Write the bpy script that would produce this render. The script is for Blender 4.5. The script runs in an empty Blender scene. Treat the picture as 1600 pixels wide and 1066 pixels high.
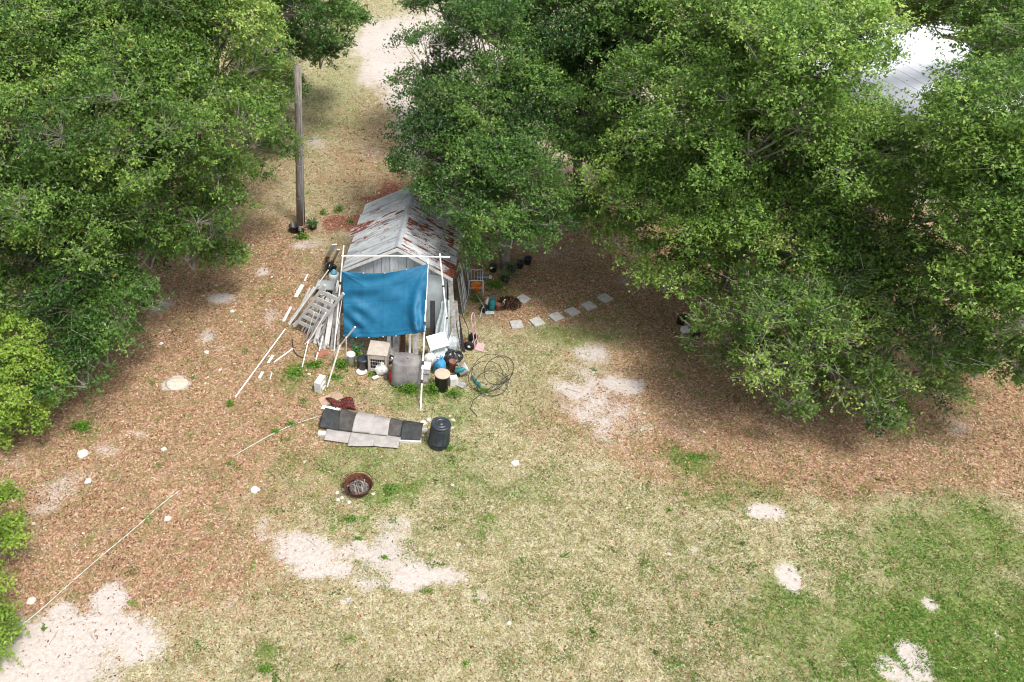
import bpy, math, random
import numpy as np
from mathutils import Vector, Matrix
random.seed(7); rng = np.random.default_rng(7)
S = bpy.context.scene; COL = S.collection
# ------------------------------------------------------------------ camera
CAM_H = 16.4; PITCH = math.radians(39); FPX = 1250.0; CX, CY = 620.0, 533.0
cd = bpy.data.cameras.new('camera'); cam = bpy.data.objects.new('camera', cd); COL.objects.link(cam)
cam.location = (0, 0, CAM_H); cam.rotation_euler = (math.radians(90) - PITCH, 0, 0)
cd.sensor_width = 36; cd.lens = FPX / 1600 * 36; cd.shift_x = (800 - CX) / 1600; cd.clip_end = 3000; cd.clip_start = .1
S.camera = cam
# ------------------------------------------------------------------ sky, sun, exposure
SUN_EL, SUN_AZ = math.radians(63), math.radians(138)      # azimuth clockwise from +Y
w = bpy.data.worlds.new('World'); S.world = w; w.use_nodes = True
nt = w.node_tree; nt.nodes.clear()
sky = nt.nodes.new('ShaderNodeTexSky'); sky.sky_type = 'NISHITA'; sky.sun_disc = False
sky.sun_elevation = SUN_EL; sky.sun_rotation = SUN_AZ; sky.dust_density = 4; sky.air_density = 1.0; sky.ozone_density = 1
hs = nt.nodes.new('ShaderNodeHueSaturation'); hs.inputs['Saturation'].default_value = .35
bg = nt.nodes.new('ShaderNodeBackground'); bg.inputs[1].default_value = .105
wo = nt.nodes.new('ShaderNodeOutputWorld')
nt.links.new(sky.outputs[0], hs.inputs['Color']); nt.links.new(hs.outputs[0], bg.inputs[0]); nt.links.new(bg.outputs[0], wo.inputs[0])
sl = bpy.data.lights.new('sun', 'SUN'); sl.energy = 1.5; sl.angle = math.radians(11); sl.color = (1, .95, .88)
so = bpy.data.objects.new('sun', sl); COL.objects.link(so)
sd = Vector((math.sin(SUN_AZ) * math.cos(SUN_EL), math.cos(SUN_AZ) * math.cos(SUN_EL), math.sin(SUN_EL)))
so.rotation_euler = sd.to_track_quat('Z', 'Y').to_euler(); so.location = (0, 0, 40)
S.view_settings.view_transform = 'Standard'; S.view_settings.look = 'None'
S.view_settings.gamma = 1; S.view_settings.exposure = 1.2; S.view_settings.use_curve_mapping = False
S.render.engine = 'CYCLES'
S.cycles.filter_width = 1.05
S.cycles.max_bounces = 6; S.cycles.transparent_max_bounces = 8
# ------------------------------------------------------------------ survey helpers: where a point of the photo stands in the world
_s, _c = math.sin(PITCH), math.cos(PITCH)
def G(px, py, h=0.0):
    u = (px - CX) / FPX; v = (py - CY) / FPX
    z = (CAM_H - h) / (_s + v * _c)
    return Vector((u * z, z * (_c - v * _s), h))
def V(px, py, Y):
    u = (px - CX) / FPX; v = (py - CY) / FPX
    z = Y / (_c - v * _s)
    return Vector((u * z, Y, CAM_H - z * (_s + v * _c)))
def ppm(px, py, h=0.0):
    return FPX * (_s + (py - CY) / FPX * _c) / (CAM_H - h)
# ------------------------------------------------------------------ materials
def mat(name, col, rough=.8, var=.25, scale=6, bump=.0, bscale=30, col2=None, metal=0, spec=.3, stretch=None, lo=.35, hi=.65, trans=0, detail=6):
    m = bpy.data.materials.new(name); m.use_nodes = True; t = m.node_tree; N = t.nodes; L = t.links
    p = N['Principled BSDF']; p.inputs['Roughness'].default_value = rough; p.inputs['Metallic'].default_value = metal
    p.inputs['Specular IOR Level'].default_value = spec
    tc = N.new('ShaderNodeTexCoord'); mp = N.new('ShaderNodeMapping'); L.new(tc.outputs['Object'], mp.inputs[0])
    if stretch: mp.inputs['Scale'].default_value = stretch
    oi = N.new('ShaderNodeObjectInfo')
    ns = N.new('ShaderNodeTexNoise'); ns.noise_dimensions = '4D'; ns.inputs['Scale'].default_value = scale; ns.inputs['Detail'].default_value = detail; ns.inputs['Roughness'].default_value = .65
    mw = N.new('ShaderNodeMath'); mw.operation = 'MULTIPLY'; mw.inputs[1].default_value = 50; L.new(oi.outputs['Random'], mw.inputs[0]); L.new(mw.outputs[0], ns.inputs['W'])
    L.new(mp.outputs[0], ns.inputs['Vector'])
    r = N.new('ShaderNodeValToRGB'); r.color_ramp.elements[0].position = lo; r.color_ramp.elements[1].position = hi
    c2 = col2 if col2 else tuple(min(1, c * (1 + var)) for c in col)
    c1 = col if col2 else tuple(c * (1 - var) for c in col)
    r.color_ramp.elements[0].color = (*c1, 1); r.color_ramp.elements[1].color = (*c2, 1)
    L.new(ns.outputs['Fac'], r.inputs[0]); L.new(r.outputs[0], p.inputs['Base Color'])
    if trans: p.inputs['Transmission Weight'].default_value = trans
    if bump:
        b = N.new('ShaderNodeBump'); b.inputs['Strength'].default_value = bump; b.inputs['Distance'].default_value = .02
        n2 = N.new('ShaderNodeTexNoise'); n2.inputs['Scale'].default_value = bscale; n2.inputs['Detail'].default_value = 5
        L.new(mp.outputs[0], n2.inputs['Vector']); L.new(n2.outputs['Fac'], b.inputs['Height']); L.new(b.outputs[0], p.inputs['Normal'])
    return m
M = {}
M['white'] = mat('white_plastic', (.46, .45, .42), .5, 0, 5, .1, 30, (.74, .74, .72))
M['pvc'] = mat('white_painted_pipe', (.80, .80, .78), .45, .1, 9)
M['whitewood'] = mat('weathered_white_board', (.58, .57, .55), .8, 0, 7, .2, 40, (.76, .75, .73), stretch=(1, 1, 1))
M['greywood'] = mat('weathered_grey_wood', (.16, .15, .14), .9, 0, 9, .5, 30, (.42, .41, .39))
M['wallboard'] = mat('grey_painted_boards', (.42, .45, .47), .8, 0, 3, .3, 30, (.66, .70, .72), stretch=(4, 4, .7))
M['wallmetal'] = mat('grey_wall_metal', (.26, .28, .29), .55, 0, 3, .2, 20, (.44, .46, .47), stretch=(3, 3, .5), metal=.1)
M['black'] = mat('black_plastic', (.012, .013, .014), .45, 0, 8, .1, 30, (.035, .036, .038), spec=.4)
M['barrelblack'] = mat('blue_black_plastic', (.018, .024, .032), .4, 0, 6, .05, 30, (.04, .048, .058), spec=.5)
M['bagblack'] = mat('black_bag_film', (.008, .008, .009), .22, 0, 8, .6, 14, (.02, .02, .022), spec=.6)
M['alu'] = mat('dull_aluminium', (.52, .53, .53), .45, .15, 8, 0, metal=.15)
M['cooler'] = mat('pale_grey_lid', (.34, .37, .38), .5, .12, 6)
M['blue'] = mat('blue_plastic', (.05, .25, .45), .4, .2, 6)
M['teal'] = mat('teal_plastic', (.015, .15, .16), .4, .15, 6)
M['orange'] = mat('orange_plastic', (.65, .20, .03), .5, .15, 6)
M['terracotta'] = mat('terracotta', (.26, .11, .075), .85, .25, 9, .2)
M['red'] = mat('red_cloth', (.42, .02, .025), .7, .25, 8, .2)
M['pink'] = mat('faded_pink_paint', (.48, .26, .28), .55, 0, 9, .1, 30, (.60, .42, .42))
M['rubber'] = mat('tyre_rubber', (.02, .02, .02), .8, .3, 9)
M['concrete'] = mat('concrete', (.34, .33, .31), .9, 0, 8, .5, 60, (.50, .49, .46))
M['blockwhite'] = mat('white_block', (.48, .48, .46), .9, 0, 8, .5, 60, (.62, .62, .60))
M['stone'] = mat('pale_stone', (.46, .43, .38), .9, 0, 10, .5, 40, (.66, .63, .58))
M['lime'] = mat('pale_buff_stone', (.44, .40, .32), .95, 0, 8, .5, 40, (.58, .54, .45))
M['cardboard'] = mat('cardboard', (.40, .28, .20), .9, .15, 7)
M['darkroof'] = mat('black_roofing', (.022, .026, .028), .85, 0, 5, .4, 90, (.06, .063, .062))
M['brownroof'] = mat('dark_brown_roofing', (.05, .046, .042), .85, 0, 5, .4, 90, (.10, .095, .088))
M['lightroof'] = mat('pale_grey_roofing', (.30, .275, .265), .9, 0, 4, .4, 90, (.40, .375, .36))
M['greycover'] = mat('grey_fabric_cover', (.13, .12, .12), .95, 0, 3, .5, 25, (.27, .255, .25))
M['beige'] = mat('beige_plastic', (.42, .37, .32), .6, .12, 6)
M['lidbeige'] = mat('beige_lid', (.50, .38, .29), .6, .12, 6)
M['film'] = mat('clear_plastic_film', (.40, .45, .47), .2, .2, 9, .7, 12, spec=.7)
M['rust'] = mat('rusted_steel', (.05, .018, .012), .85, 0, 10, .5, 50, (.15, .055, .03), metal=.2)
M['ash'] = mat('ash_and_charcoal', (.02, .018, .017), .95, 0, 20, .6, 60, (.22, .20, .19))
M['stick'] = mat('bleached_stick', (.30, .25, .22), .9, .3, 12)
M['bark'] = mat('grey_oak_bark', (.10, .085, .07), .95, 0, 6, .8, 25, (.26, .235, .20), stretch=(1, 1, .4))
M['twig'] = mat('pale_twig_bark', (.22, .20, .17), .9, 0, 4, 0, 25, (.42, .39, .34))
M['pole'] = mat('weathered_pole_wood', (.11, .085, .07), .9, 0, 5, .7, 20, (.36, .33, .30), stretch=(6, 6, .35))
M['tube'] = mat('dark_irrigation_pipe', (.05, .045, .042), .6, .3, 9)
M['hose'] = mat('pale_green_hose', (.32, .42, .38), .5, 0, 7, 0, 30, (.55, .60, .57))
M['greenmetal'] = mat('green_wire', (.02, .14, .10), .5, .2, 9)
M['soil'] = mat('dark_potting_soil', (.025, .015, .01), .95, .3, 20, .6)
M['deadleaf'] = mat('dead_brown_leaves', (.035, .02, .013), .9, 0, 9, 0, 30, (.10, .055, .03))
M['strap'] = mat('strap_leaf_green', (.03, .07, .02), .5, 0, 5, 0, 30, (.10, .15, .05))
M['weed'] = mat('weed_green', (.035, .09, .012), .6, 0, 5, 0, 30, (.10, .20, .03))
M['vine'] = mat('dry_red_vine', (.22, .09, .05), .9, .3, 20)
def metal_roof():
    m = mat('rusted_roof_metal', (.43, .46, .485), .45, 0, 1.2, .12, 12, (.60, .63, .65), metal=.25, spec=.4, stretch=(1, 1, 1))
    t = m.node_tree; N = t.nodes; L = t.links; p = N['Principled BSDF']
    a = N.new('ShaderNodeAttribute'); a.attribute_name = 'rust'
    tc = N.new('ShaderNodeTexCoord'); mp = N.new('ShaderNodeMapping'); L.new(tc.outputs['Object'], mp.inputs[0])
    mp.inputs['Scale'].default_value = (1.0, 3.4, 1.0); mp.inputs['Rotation'].default_value = (0, 0, math.radians(8.4))
    n = N.new('ShaderNodeTexNoise'); n.inputs['Scale'].default_value = 2.2; n.inputs['Detail'].default_value = 7; n.inputs['Roughness'].default_value = .6; L.new(mp.outputs[0], n.inputs[0])
    ad = N.new('ShaderNodeMath'); ad.operation = 'ADD'; L.new(n.outputs['Fac'], ad.inputs[0]); L.new(a.outputs['Fac'], ad.inputs[1])
    r = N.new('ShaderNodeValToRGB'); r.color_ramp.elements[0].position = .555; r.color_ramp.elements[1].position = .575; L.new(ad.outputs[0], r.inputs[0])
    n3 = N.new('ShaderNodeTexNoise'); n3.inputs['Scale'].default_value = 14; L.new(tc.outputs['Object'], n3.inputs[0])
    rr = N.new('ShaderNodeValToRGB'); rr.color_ramp.elements[0].color = (.10, .028, .018, 1); rr.color_ramp.elements[1].color = (.30, .095, .05, 1); rr.color_ramp.elements[0].position = .35; rr.color_ramp.elements[1].position = .7; L.new(n3.outputs['Fac'], rr.inputs[0])
    old = p.inputs['Base Color'].links[0].from_socket
    # long dirt streaks
    n4 = N.new('ShaderNodeTexNoise'); n4.inputs['Scale'].default_value = 1.6; n4.inputs['Detail'].default_value = 6
    mp2 = N.new('ShaderNodeMapping'); L.new(tc.outputs['Object'], mp2.inputs[0]); mp2.inputs['Scale'].default_value = (1, 9, 1); mp2.inputs['Rotation'].default_value = (0, 0, math.radians(8.4)); L.new(mp2.outputs[0], n4.inputs[0])
    r4 = N.new('ShaderNodeValToRGB'); r4.color_ramp.elements[0].position = .30; r4.color_ramp.elements[1].position = .52; r4.color_ramp.elements[0].color = (.45, .42, .42, 1); r4.color_ramp.elements[1].color = (1, 1, 1, 1); L.new(n4.outputs['Fac'], r4.inputs[0])
    mu = N.new('ShaderNodeMix'); mu.data_type = 'RGBA'; mu.blend_type = 'MULTIPLY'; mu.inputs[0].default_value = 1; L.new(old, mu.inputs[6]); L.new(r4.outputs[0], mu.inputs[7])
    mx = N.new('ShaderNodeMix'); mx.data_type = 'RGBA'; L.new(r.outputs[0], mx.inputs[0]); L.new(mu.outputs[2], mx.inputs[6]); L.new(rr.outputs[0], mx.inputs[7]); L.new(mx.outputs[2], p.inputs['Base Color'])
    mr = N.new('ShaderNodeMapRange'); mr.inputs['To Min'].default_value = .45; mr.inputs['To Max'].default_value = .95; L.new(r.outputs[0], mr.inputs[0]); L.new(mr.outputs[0], p.inputs['Roughness'])
    return m
M['roof'] = metal_roof()
def tarp_mat():
    m = mat('blue_tarpaulin', (.007, .098, .20), .5, 0, 2.5, .25, 260, (.013, .150, .28), spec=.35)
    return m
M['tarp'] = tarp_mat()
def plaid_mat():
    m = bpy.data.materials.new('red_plaid_wool'); m.use_nodes = True; N = m.node_tree.nodes; L = m.node_tree.links; p = N['Principled BSDF']; p.inputs['Roughness'].default_value = .95
    tc = N.new('ShaderNodeTexCoord'); sx = N.new('ShaderNodeSeparateXYZ'); L.new(tc.outputs['UV'], sx.inputs[0])
    f = []
    for k in (0, 1):
        a = N.new('ShaderNodeMath'); a.operation = 'MULTIPLY'; a.inputs[1].default_value = (9, 5)[k]; L.new(sx.outputs[k], a.inputs[0])
        b = N.new('ShaderNodeMath'); b.operation = 'FRACT'; L.new(a.outputs[0], b.inputs[0])
        g = N.new('ShaderNodeMath'); g.operation = 'GREATER_THAN'; g.inputs[1].default_value = .68; L.new(b.outputs[0], g.inputs[0]); f.append(g)
    ad = N.new('ShaderNodeMath'); ad.operation = 'MAXIMUM'; L.new(f[0].outputs[0], ad.inputs[0]); L.new(f[1].outputs[0], ad.inputs[1])
    mx = N.new('ShaderNodeMix'); mx.data_type = 'RGBA'; mx.inputs[6].default_value = (.17, .022, .018, 1); mx.inputs[7].default_value = (.022, .012, .012, 1)
    L.new(ad.outputs[0], mx.inputs[0]); L.new(mx.outputs[2], p.inputs['Base Color']); return m
M['plaid'] = plaid_mat()
def leaf_mat(name, stops, transl=.35, rough=.42, spec=.35):
    m = bpy.data.materials.new(name); m.use_nodes = True; N = m.node_tree.nodes; L = m.node_tree.links
    p = N['Principled BSDF']; p.inputs['Roughness'].default_value = rough; p.inputs['Specular IOR Level'].default_value = spec
    a = N.new('ShaderNodeAttribute'); a.attribute_name = 'tint'
    r = N.new('ShaderNodeValToRGB'); e = r.color_ramp.elements
    while len(e) < len(stops): e.new(.5)
    for k, (pos, c) in enumerate(stops): e[k].position = pos; e[k].color = (*c, 1)
    L.new(a.outputs['Fac'], r.inputs[0]); L.new(r.outputs[0], p.inputs['Base Color'])
    if transl:
        tr = N.new('ShaderNodeBsdfTranslucent'); L.new(r.outputs[0], tr.inputs[0])
        mx = N.new('ShaderNodeMixShader'); mx.inputs[0].default_value = transl
        L.new(p.outputs[0], mx.inputs[1]); L.new(tr.outputs[0], mx.inputs[2]); L.new(mx.outputs[0], N['Material Output'].inputs[0])
    return m
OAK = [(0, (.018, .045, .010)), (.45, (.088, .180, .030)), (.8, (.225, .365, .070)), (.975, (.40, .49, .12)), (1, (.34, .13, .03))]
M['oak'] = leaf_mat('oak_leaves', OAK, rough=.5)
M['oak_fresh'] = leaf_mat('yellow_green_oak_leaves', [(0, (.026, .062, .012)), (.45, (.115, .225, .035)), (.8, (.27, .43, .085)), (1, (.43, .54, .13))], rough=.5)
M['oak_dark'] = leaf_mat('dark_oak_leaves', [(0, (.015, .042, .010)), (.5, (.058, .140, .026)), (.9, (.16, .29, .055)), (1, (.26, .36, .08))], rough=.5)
M['oak_bright'] = leaf_mat('fresh_oak_leaves', [(0, (.07, .13, .018)), (.5, (.19, .31, .04)), (.9, (.30, .44, .07)), (1, (.38, .46, .09))], rough=.5)
M['grassblade'] = leaf_mat('grass_blades', [(0, (.36, .31, .21)), (.35, (.37, .34, .22)), (.5, (.20, .23, .06)), (.75, (.15, .24, .05)), (1, (.13, .27, .04))], .25, .7, .15)
M['litterleaf'] = leaf_mat('fallen_leaves', [(0, (.065, .028, .018)), (.3, (.22, .10, .058)), (.55, (.40, .235, .145)), (.8, (.50, .36, .25)), (1, (.60, .50, .38))], 0, .75, .25)
M['weedleaf'] = leaf_mat('broad_weed_leaves', [(0, (.05, .12, .012)), (.5, (.12, .25, .025)), (1, (.21, .37, .05))])
M['mulch'] = leaf_mat('red_bark_chips', [(0, (.14, .045, .03)), (.5, (.30, .11, .07)), (1, (.42, .25, .18))], 0, .8, .2)
# ------------------------------------------------------------------ mesh builder
class MB:
    def __init__(s): s.v = []; s.f = []; s.uv = None; s.smooth = False
    def add(s, vs, fs):
        n = len(s.v); s.v += [Vector(a) for a in vs]; s.f += [[i + n for i in f] for f in fs]; return s
    def hexa(s, b, t):
        return s.add(list(b) + list(t), [(3, 2, 1, 0), (4, 5, 6, 7), (0, 1, 5, 4), (1, 2, 6, 5), (2, 3, 7, 6), (3, 0, 4, 7)])
    def box(s, c, d, rot=0, R=None):
        R = R or Matrix.Rotation(rot, 3, 'Z'); c = Vector(c); x, y, z = d[0] / 2, d[1] / 2, d[2] / 2
        P = [c + R @ Vector(q) for q in ((-x, -y, -z), (x, -y, -z), (x, y, -z), (-x, y, -z), (-x, -y, z), (x, -y, z), (x, y, z), (-x, y, z))]
        return s.hexa(P[:4], P[4:])
    def tube(s, pts, r, n=8, cap=True):
        pts = [Vector(p) for p in pts]; rs = r if isinstance(r, (list, tuple)) else [r] * len(pts)
        base = len(s.v); prev = None
        for i, p in enumerate(pts):
            d = (pts[min(i + 1, len(pts) - 1)] - pts[max(i - 1, 0)]).normalized()
            if prev is None: a = d.orthogonal().normalized()
            else: a = (prev - d * prev.dot(d)); a = a.normalized() if a.length > 1e-5 else d.orthogonal().normalized()
            prev = a; b = d.cross(a)
            for k in range(n):
                t = 2 * math.pi * k / n; s.v.append(p + (a * math.cos(t) + b * math.sin(t)) * rs[i])
        for i in range(len(pts) - 1):
            for k in range(n):
                q = base + i * n; s.f.append([q + k, q + (k + 1) % n, q + n + (k + 1) % n, q + n + k])
        if cap:
            s.f.append([base + k for k in range(n)][::-1]); s.f.append([base + (len(pts) - 1) * n + k for k in range(n)])
        return s
    def plank(s, a, b, wd, th, up=(0, 0, 1)):
        a, b, up = Vector(a), Vector(b), Vector(up); d = (b - a).normalized(); sd_ = d.cross(up)
        if sd_.length < 1e-4: sd_ = Vector((1, 0, 0))
        sd_ = sd_.normalized() * wd / 2; nn = sd_.cross(d).normalized() * th / 2
        return s.hexa([a - sd_ - nn, a + sd_ - nn, b + sd_ - nn, b - sd_ - nn], [a - sd_ + nn, a + sd_ + nn, b + sd_ + nn, b - sd_ + nn])
    def lathe(s, prof, c, n=20, R=None, squash=1.0, wob=0):
        c = Vector(c); R = R or Matrix.Identity(3); base = len(s.v)
        for (r, z) in prof:
            for k in range(n):
                t = 2 * math.pi * k / n; rr = r * (1 + wob * math.sin(3 * t + z * 9)) ; s.v.append(c + R @ Vector((rr * math.cos(t), rr * math.sin(t) * squash, z)))
        for i in range(len(prof) - 1):
            for k in range(n):
                q = base + i * n; s.f.append([q + k, q + (k + 1) % n, q + n + (k + 1) % n, q + n + k])
        if prof[0][0] > 1e-4: s.f.append([base + k for k in range(n)][::-1])
        if prof[-1][0] > 1e-4: s.f.append([base + (len(prof) - 1) * n + k for k in range(n)])
        s.smooth = True
        return s
    def grid(s, fn, nu, nv, th=0):
        base = len(s.v); uv = []
        for j in range(nv + 1):
            for i in range(nu + 1):
                s.v.append(Vector(fn(i / nu, j / nv))); uv.append((i / nu, j / nv))
        W = nu + 1
        for j in range(nv):
            for i in range(nu):
                q = base + j * W + i; s.f.append([q, q + 1, q + W + 1, q + W])
        s.uv = (s.uv or []) + uv; s.smooth = True
        return s
    def rock(s, c, r, seed=0, flat=.6):
        rr = random.Random(seed); prof = []
        n = 8; base = len(s.v); c = Vector(c); off = [rr.uniform(.75, 1.15) for _ in range(n)]
        for j, (q, z) in enumerate(((.75, -.1), (1.0, .25), (.85, .7), (.45, .95))):
            for k in range(n):
                t = 2 * math.pi * k / n; R_ = r * q * off[k] * rr.uniform(.92, 1.08)
                s.v.append(c + Vector((R_ * math.cos(t), R_ * math.sin(t), r * flat * z * rr.uniform(.85, 1.1))))
        for j in range(3):
            for k in range(n):
                q = base + j * n; s.f.append([q + k, q + (k + 1) % n, q + n + (k + 1) % n, q + n + k])
        s.f.append([base + 3 * n + k for k in range(n)])
        return s
    def build(s, name, m, parent=None, loc=None, solid=0, bevel=0, subsurf=0):
        me = bpy.data.meshes.new(name)
        off = Vector(loc) if loc is not None else Vector((0, 0, 0))
        me.from_pydata([tuple(p - off) for p in s.v], [], s.f); me.materials.append(m)
        if s.uv and len(s.uv) == len(s.v):
            ul = me.uv_layers.new(name='UVMap')
            for l in me.loops: ul.data[l.index].uv = s.uv[l.vertex_index]
        if s.smooth: me.shade_smooth() if hasattr(me, 'shade_smooth') else None
        me.update()
        o = bpy.data.objects.new(name, me); COL.objects.link(o)
        if parent is not None: o.parent = parent
        elif loc is not None: o.location = loc
        if bevel:
            b = o.modifiers.new('bevel', 'BEVEL'); b.width = bevel; b.segments = 2; b.limit_method = 'ANGLE'
        if solid:
            q = o.modifiers.new('solid', 'SOLIDIFY'); q.thickness = solid; q.offset = 0
        if subsurf:
            q = o.modifiers.new('sub', 'SUBSURF'); q.levels = subsurf; q.render_levels = subsurf
        return o
def tag(o, label=None, cat=None, group=None, kind=None):
    if label: o['label'] = label
    if cat: o['category'] = cat
    if group: o['group'] = group
    if kind: o['kind'] = kind
    return o
class Thing:
    def __init__(s, name, loc, label, cat, group=None):
        s.o = bpy.data.objects.new(name, None); COL.objects.link(s.o); s.o.location = loc; s.loc = Vector(loc); s.o.empty_display_size = .2
        tag(s.o, label, cat, group)
    def part(s, name, mb, m, parent=None, **k):
        return mb.build(name, m, parent or s.o, s.loc, **k)
def single(name, mb, m, loc, label, cat, group=None, **k):
    return tag(mb.build(name, m, None, loc, **k), label, cat, group)
def np_mesh(name, verts, nper, m, tint=None, parent=None, loc=(0, 0, 0)):
    """verts: (N, nper, 3) separate faces"""
    N_ = verts.shape[0]; me = bpy.data.meshes.new(name)
    vv = (verts.reshape(-1, 3) - np.array(loc)).astype(np.float32)
    me.vertices.add(N_ * nper); me.vertices.foreach_set('co', vv.ravel())
    me.loops.add(N_ * nper); me.loops.foreach_set('vertex_index', np.arange(N_ * nper, dtype=np.int32))
    me.polygons.add(N_); me.polygons.foreach_set('loop_start', np.arange(0, N_ * nper, nper, dtype=np.int32))
    try: me.polygons.foreach_set('loop_total', np.full(N_, nper, dtype=np.int32))
    except Exception: pass
    if tint is not None:
        a = me.attributes.new('tint', 'FLOAT', 'POINT'); a.data.foreach_set('value', np.repeat(tint, nper).astype(np.float32))
    me.materials.append(m); me.update(calc_edges=True); me.validate()
    o = bpy.data.objects.new(name, me); COL.objects.link(o)
    if parent is not None: o.parent = parent
    else: o.location = loc
    return o
# ------------------------------------------------------------------ ground cover maps (world ellipses)
def ell(px, py, rx, ry, wt=1.0, soft=.55):
    g = G(px, py); k = ppm(px, py); dep = math.atan2(_s + (py - CY) / FPX * _c, _c - (py - CY) / FPX * _s)
    return (g.x, g.y, rx / k, ry / k / max(.25, math.sin(dep)), wt, soft)
SAND = [ell(*a) for a in [
 (40,1060,120,60,1.3),(130,990,75,48,1.2),(175,935,30,28,1.1),(215,1010,42,30,1.),(232,975,22,12,.6),(90,765,34,26,.55),(70,795,22,14,.5),(120,745,20,14,.4),(285,950,14,10,.4),
 (480,862,46,26,.95),(515,882,36,16,.9),(470,895,26,8,.6),(545,858,30,12,.8),(600,860,50,22,.8),(650,905,62,20,1.0),(625,885,60,25,.9),(620,822,35,14,.55),(700,905,14,12,.8),(560,850,20,10,.8),
 (680,870,30,18,.4),(410,828,14,24,.55),(545,936,14,8,.7),(505,930,12,6,.5),(750,930,24,10,.5),(710,975,40,16,.28),(415,940,12,7,.5),(370,940,30,14,.3),
 (900,605,40,18,.85),(968,600,36,14,.95),(925,558,26,18,.75),(935,645,60,34,.66),(915,580,30,16,.5),(950,685,34,14,.55),(1010,650,24,16,.3),(1070,678,22,12,.4),(930,730,20,10,.35),(1032,660,14,10,.35),
 (1197,797,24,13,1.1),(1182,803,12,8,.8),(1234,902,17,21,1.3),(1392,1044,20,18,1.1),(1428,1026,20,20,1.3),(1436,1046,18,18,1.1),(1415,1064,34,8,.8),(1452,944,11,11,1.),(1562,994,6,8,.9),(1085,858,8,6,.7),
 (600,70,55,30,.95),(615,110,55,30,.95),(640,150,45,30,.9),(655,200,36,36,.85),(640,240,30,30,.8),(575,95,25,16,.6),(620,45,60,12,.8),(580,235,30,14,.35),(495,222,20,12,.5),(700,60,80,60,.9),(750,200,60,70,.7),(900,150,160,100,.6),
 (250,477,18,12,.7),(348,466,22,9,.85),(325,524,16,13,.6),(342,545,14,8,.4),(410,426,11,7,.8),(167,702,18,11,.7),(222,677,12,7,.5),(276,600,20,10,1.3,.15),(424,494,14,10,.5),(486,383,30,8,.6),(255,745,14,10,.4),(30,720,40,16,.35),(150,820,12,6,.2),
 (390,350,12,8,.3),(1490,665,34,15,.5),(870,388,80,28,.28),(850,375,50,16,.4),(985,440,30,20,.35),(1330,1005,20,5,.2),(340,820,10,6,.2),(775,480,20,10,.15),(790,515,60,14,.18)]]
GREEN = [ell(*a) for a in [
 (1500,1010,260,130,.95),(1460,870,150,80,.7),(1545,830,70,60,.8),(1250,980,120,100,.7),(1150,770,110,40,.45),(1350,1060,200,60,.6),(1590,900,60,200,.5),(1480,770,90,30,.3),(1040,1040,200,60,.25),
 (900,530,90,26,.62),(870,555,60,20,.35),(940,490,70,20,.35),(1075,715,50,28,.7),(1050,560,70,60,.3),(850,600,40,60,.35),(620,765,45,28,.8),(560,720,120,40,.55),(700,740,120,40,.5),(790,750,90,34,.5),(760,810,60,24,.5),(700,700,80,25,.55),
 (500,760,80,40,.4),(440,850,30,20,.3),(550,815,50,15,.5),(590,850,30,10,.4),(640,890,25,12,.5),(530,600,60,30,.45),(470,580,50,30,.5),(640,620,60,20,.6),(720,640,60,25,.55),(800,620,40,60,.35),(680,640,20,20,.4),
 (430,700,60,30,.3),(130,672,30,15,.4),(520,150,80,90,.42),(480,240,60,60,.3),(560,30,60,20,.35),(960,470,60,30,.3),(780,440,60,30,.3),(750,560,30,30,.2),(420,450,40,20,.25),(415,1045,26,18,.75),(360,870,60,20,.15),(900,850,260,120,.28),(1150,900,200,100,.35)]]
LITTER = [ell(*a) for a in [
 (250,550,330,230,1.1,.5),(60,800,320,170,1.,.5),(250,850,240,130,.7,.5),(400,650,150,120,.7,.5),(1080,560,150,120,.8,.5),(1300,650,420,110,1.1,.4),(1580,660,200,80,1.,.4),(850,440,170,70,.9,.5),(950,640,130,110,.45,.5),
 (450,300,110,60,.3,.5),(420,380,90,60,.8,.5),(1150,400,400,150,.9,.5),(700,250,250,150,.6,.5),(0,300,400,300,1,.5),(420,900,150,80,.35,.5),(620,690,150,60,.2,.5)]]
MULCH = [ell(*a) for a in [(545,345,36,15,.9),(600,308,50,8,1.0),(640,292,50,8,1.),(515,362,24,9,.5)]]
def field(L, x, y):
    X0, Y0 = x, y; wx = (fbm(x, y, 1.1, 51) - .5) * 1.7 + (fbm(x, y, 4, 52) - .5) * .4; wy = (fbm(x, y, 1.1, 53) - .5) * 2.0 + (fbm(x, y, 4, 54) - .5) * .4
    out = np.zeros_like(x)
    for (cx, cy, rx, ry, wt, soft) in L:
        k_ = min(1, rx / 1.2) ** 1.5 if L is SAND else .8
        x, y = X0 + wx * k_, Y0 + wy * k_
        d = np.sqrt(((x - cx) / rx) ** 2 + ((y - cy) / ry) ** 2)
        out = np.maximum(out, wt * np.clip((1 + soft - d) / (2 * soft), 0, 1)) if wt > 0 else out
    return out
def vnoise(x, y, sc, seed=0):
    r_ = np.random.default_rng(seed).random((256, 256)); xs = x * sc; ys = y * sc
    x0 = np.floor(xs).astype(int); y0 = np.floor(ys).astype(int); fx = xs - x0; fy = ys - y0; fx = fx * fx * (3 - 2 * fx); fy = fy * fy * (3 - 2 * fy)
    g = lambda a, b: r_[a % 256, b % 256]
    return (g(x0, y0) * (1 - fx) + g(x0 + 1, y0) * fx) * (1 - fy) + (g(x0, y0 + 1) * (1 - fx) + g(x0 + 1, y0 + 1) * fx) * fy
def fbm(x, y, sc, seed=0): return sum(vnoise(x, y, sc * 2 ** k, seed + k) * .5 ** (k + 1) for k in range(4)) / .9375
def height(x, y): return (fbm(x, y, .5, 3) - .5) * .05 + (fbm(x, y, 2.2, 9) - .5) * .03
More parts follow.
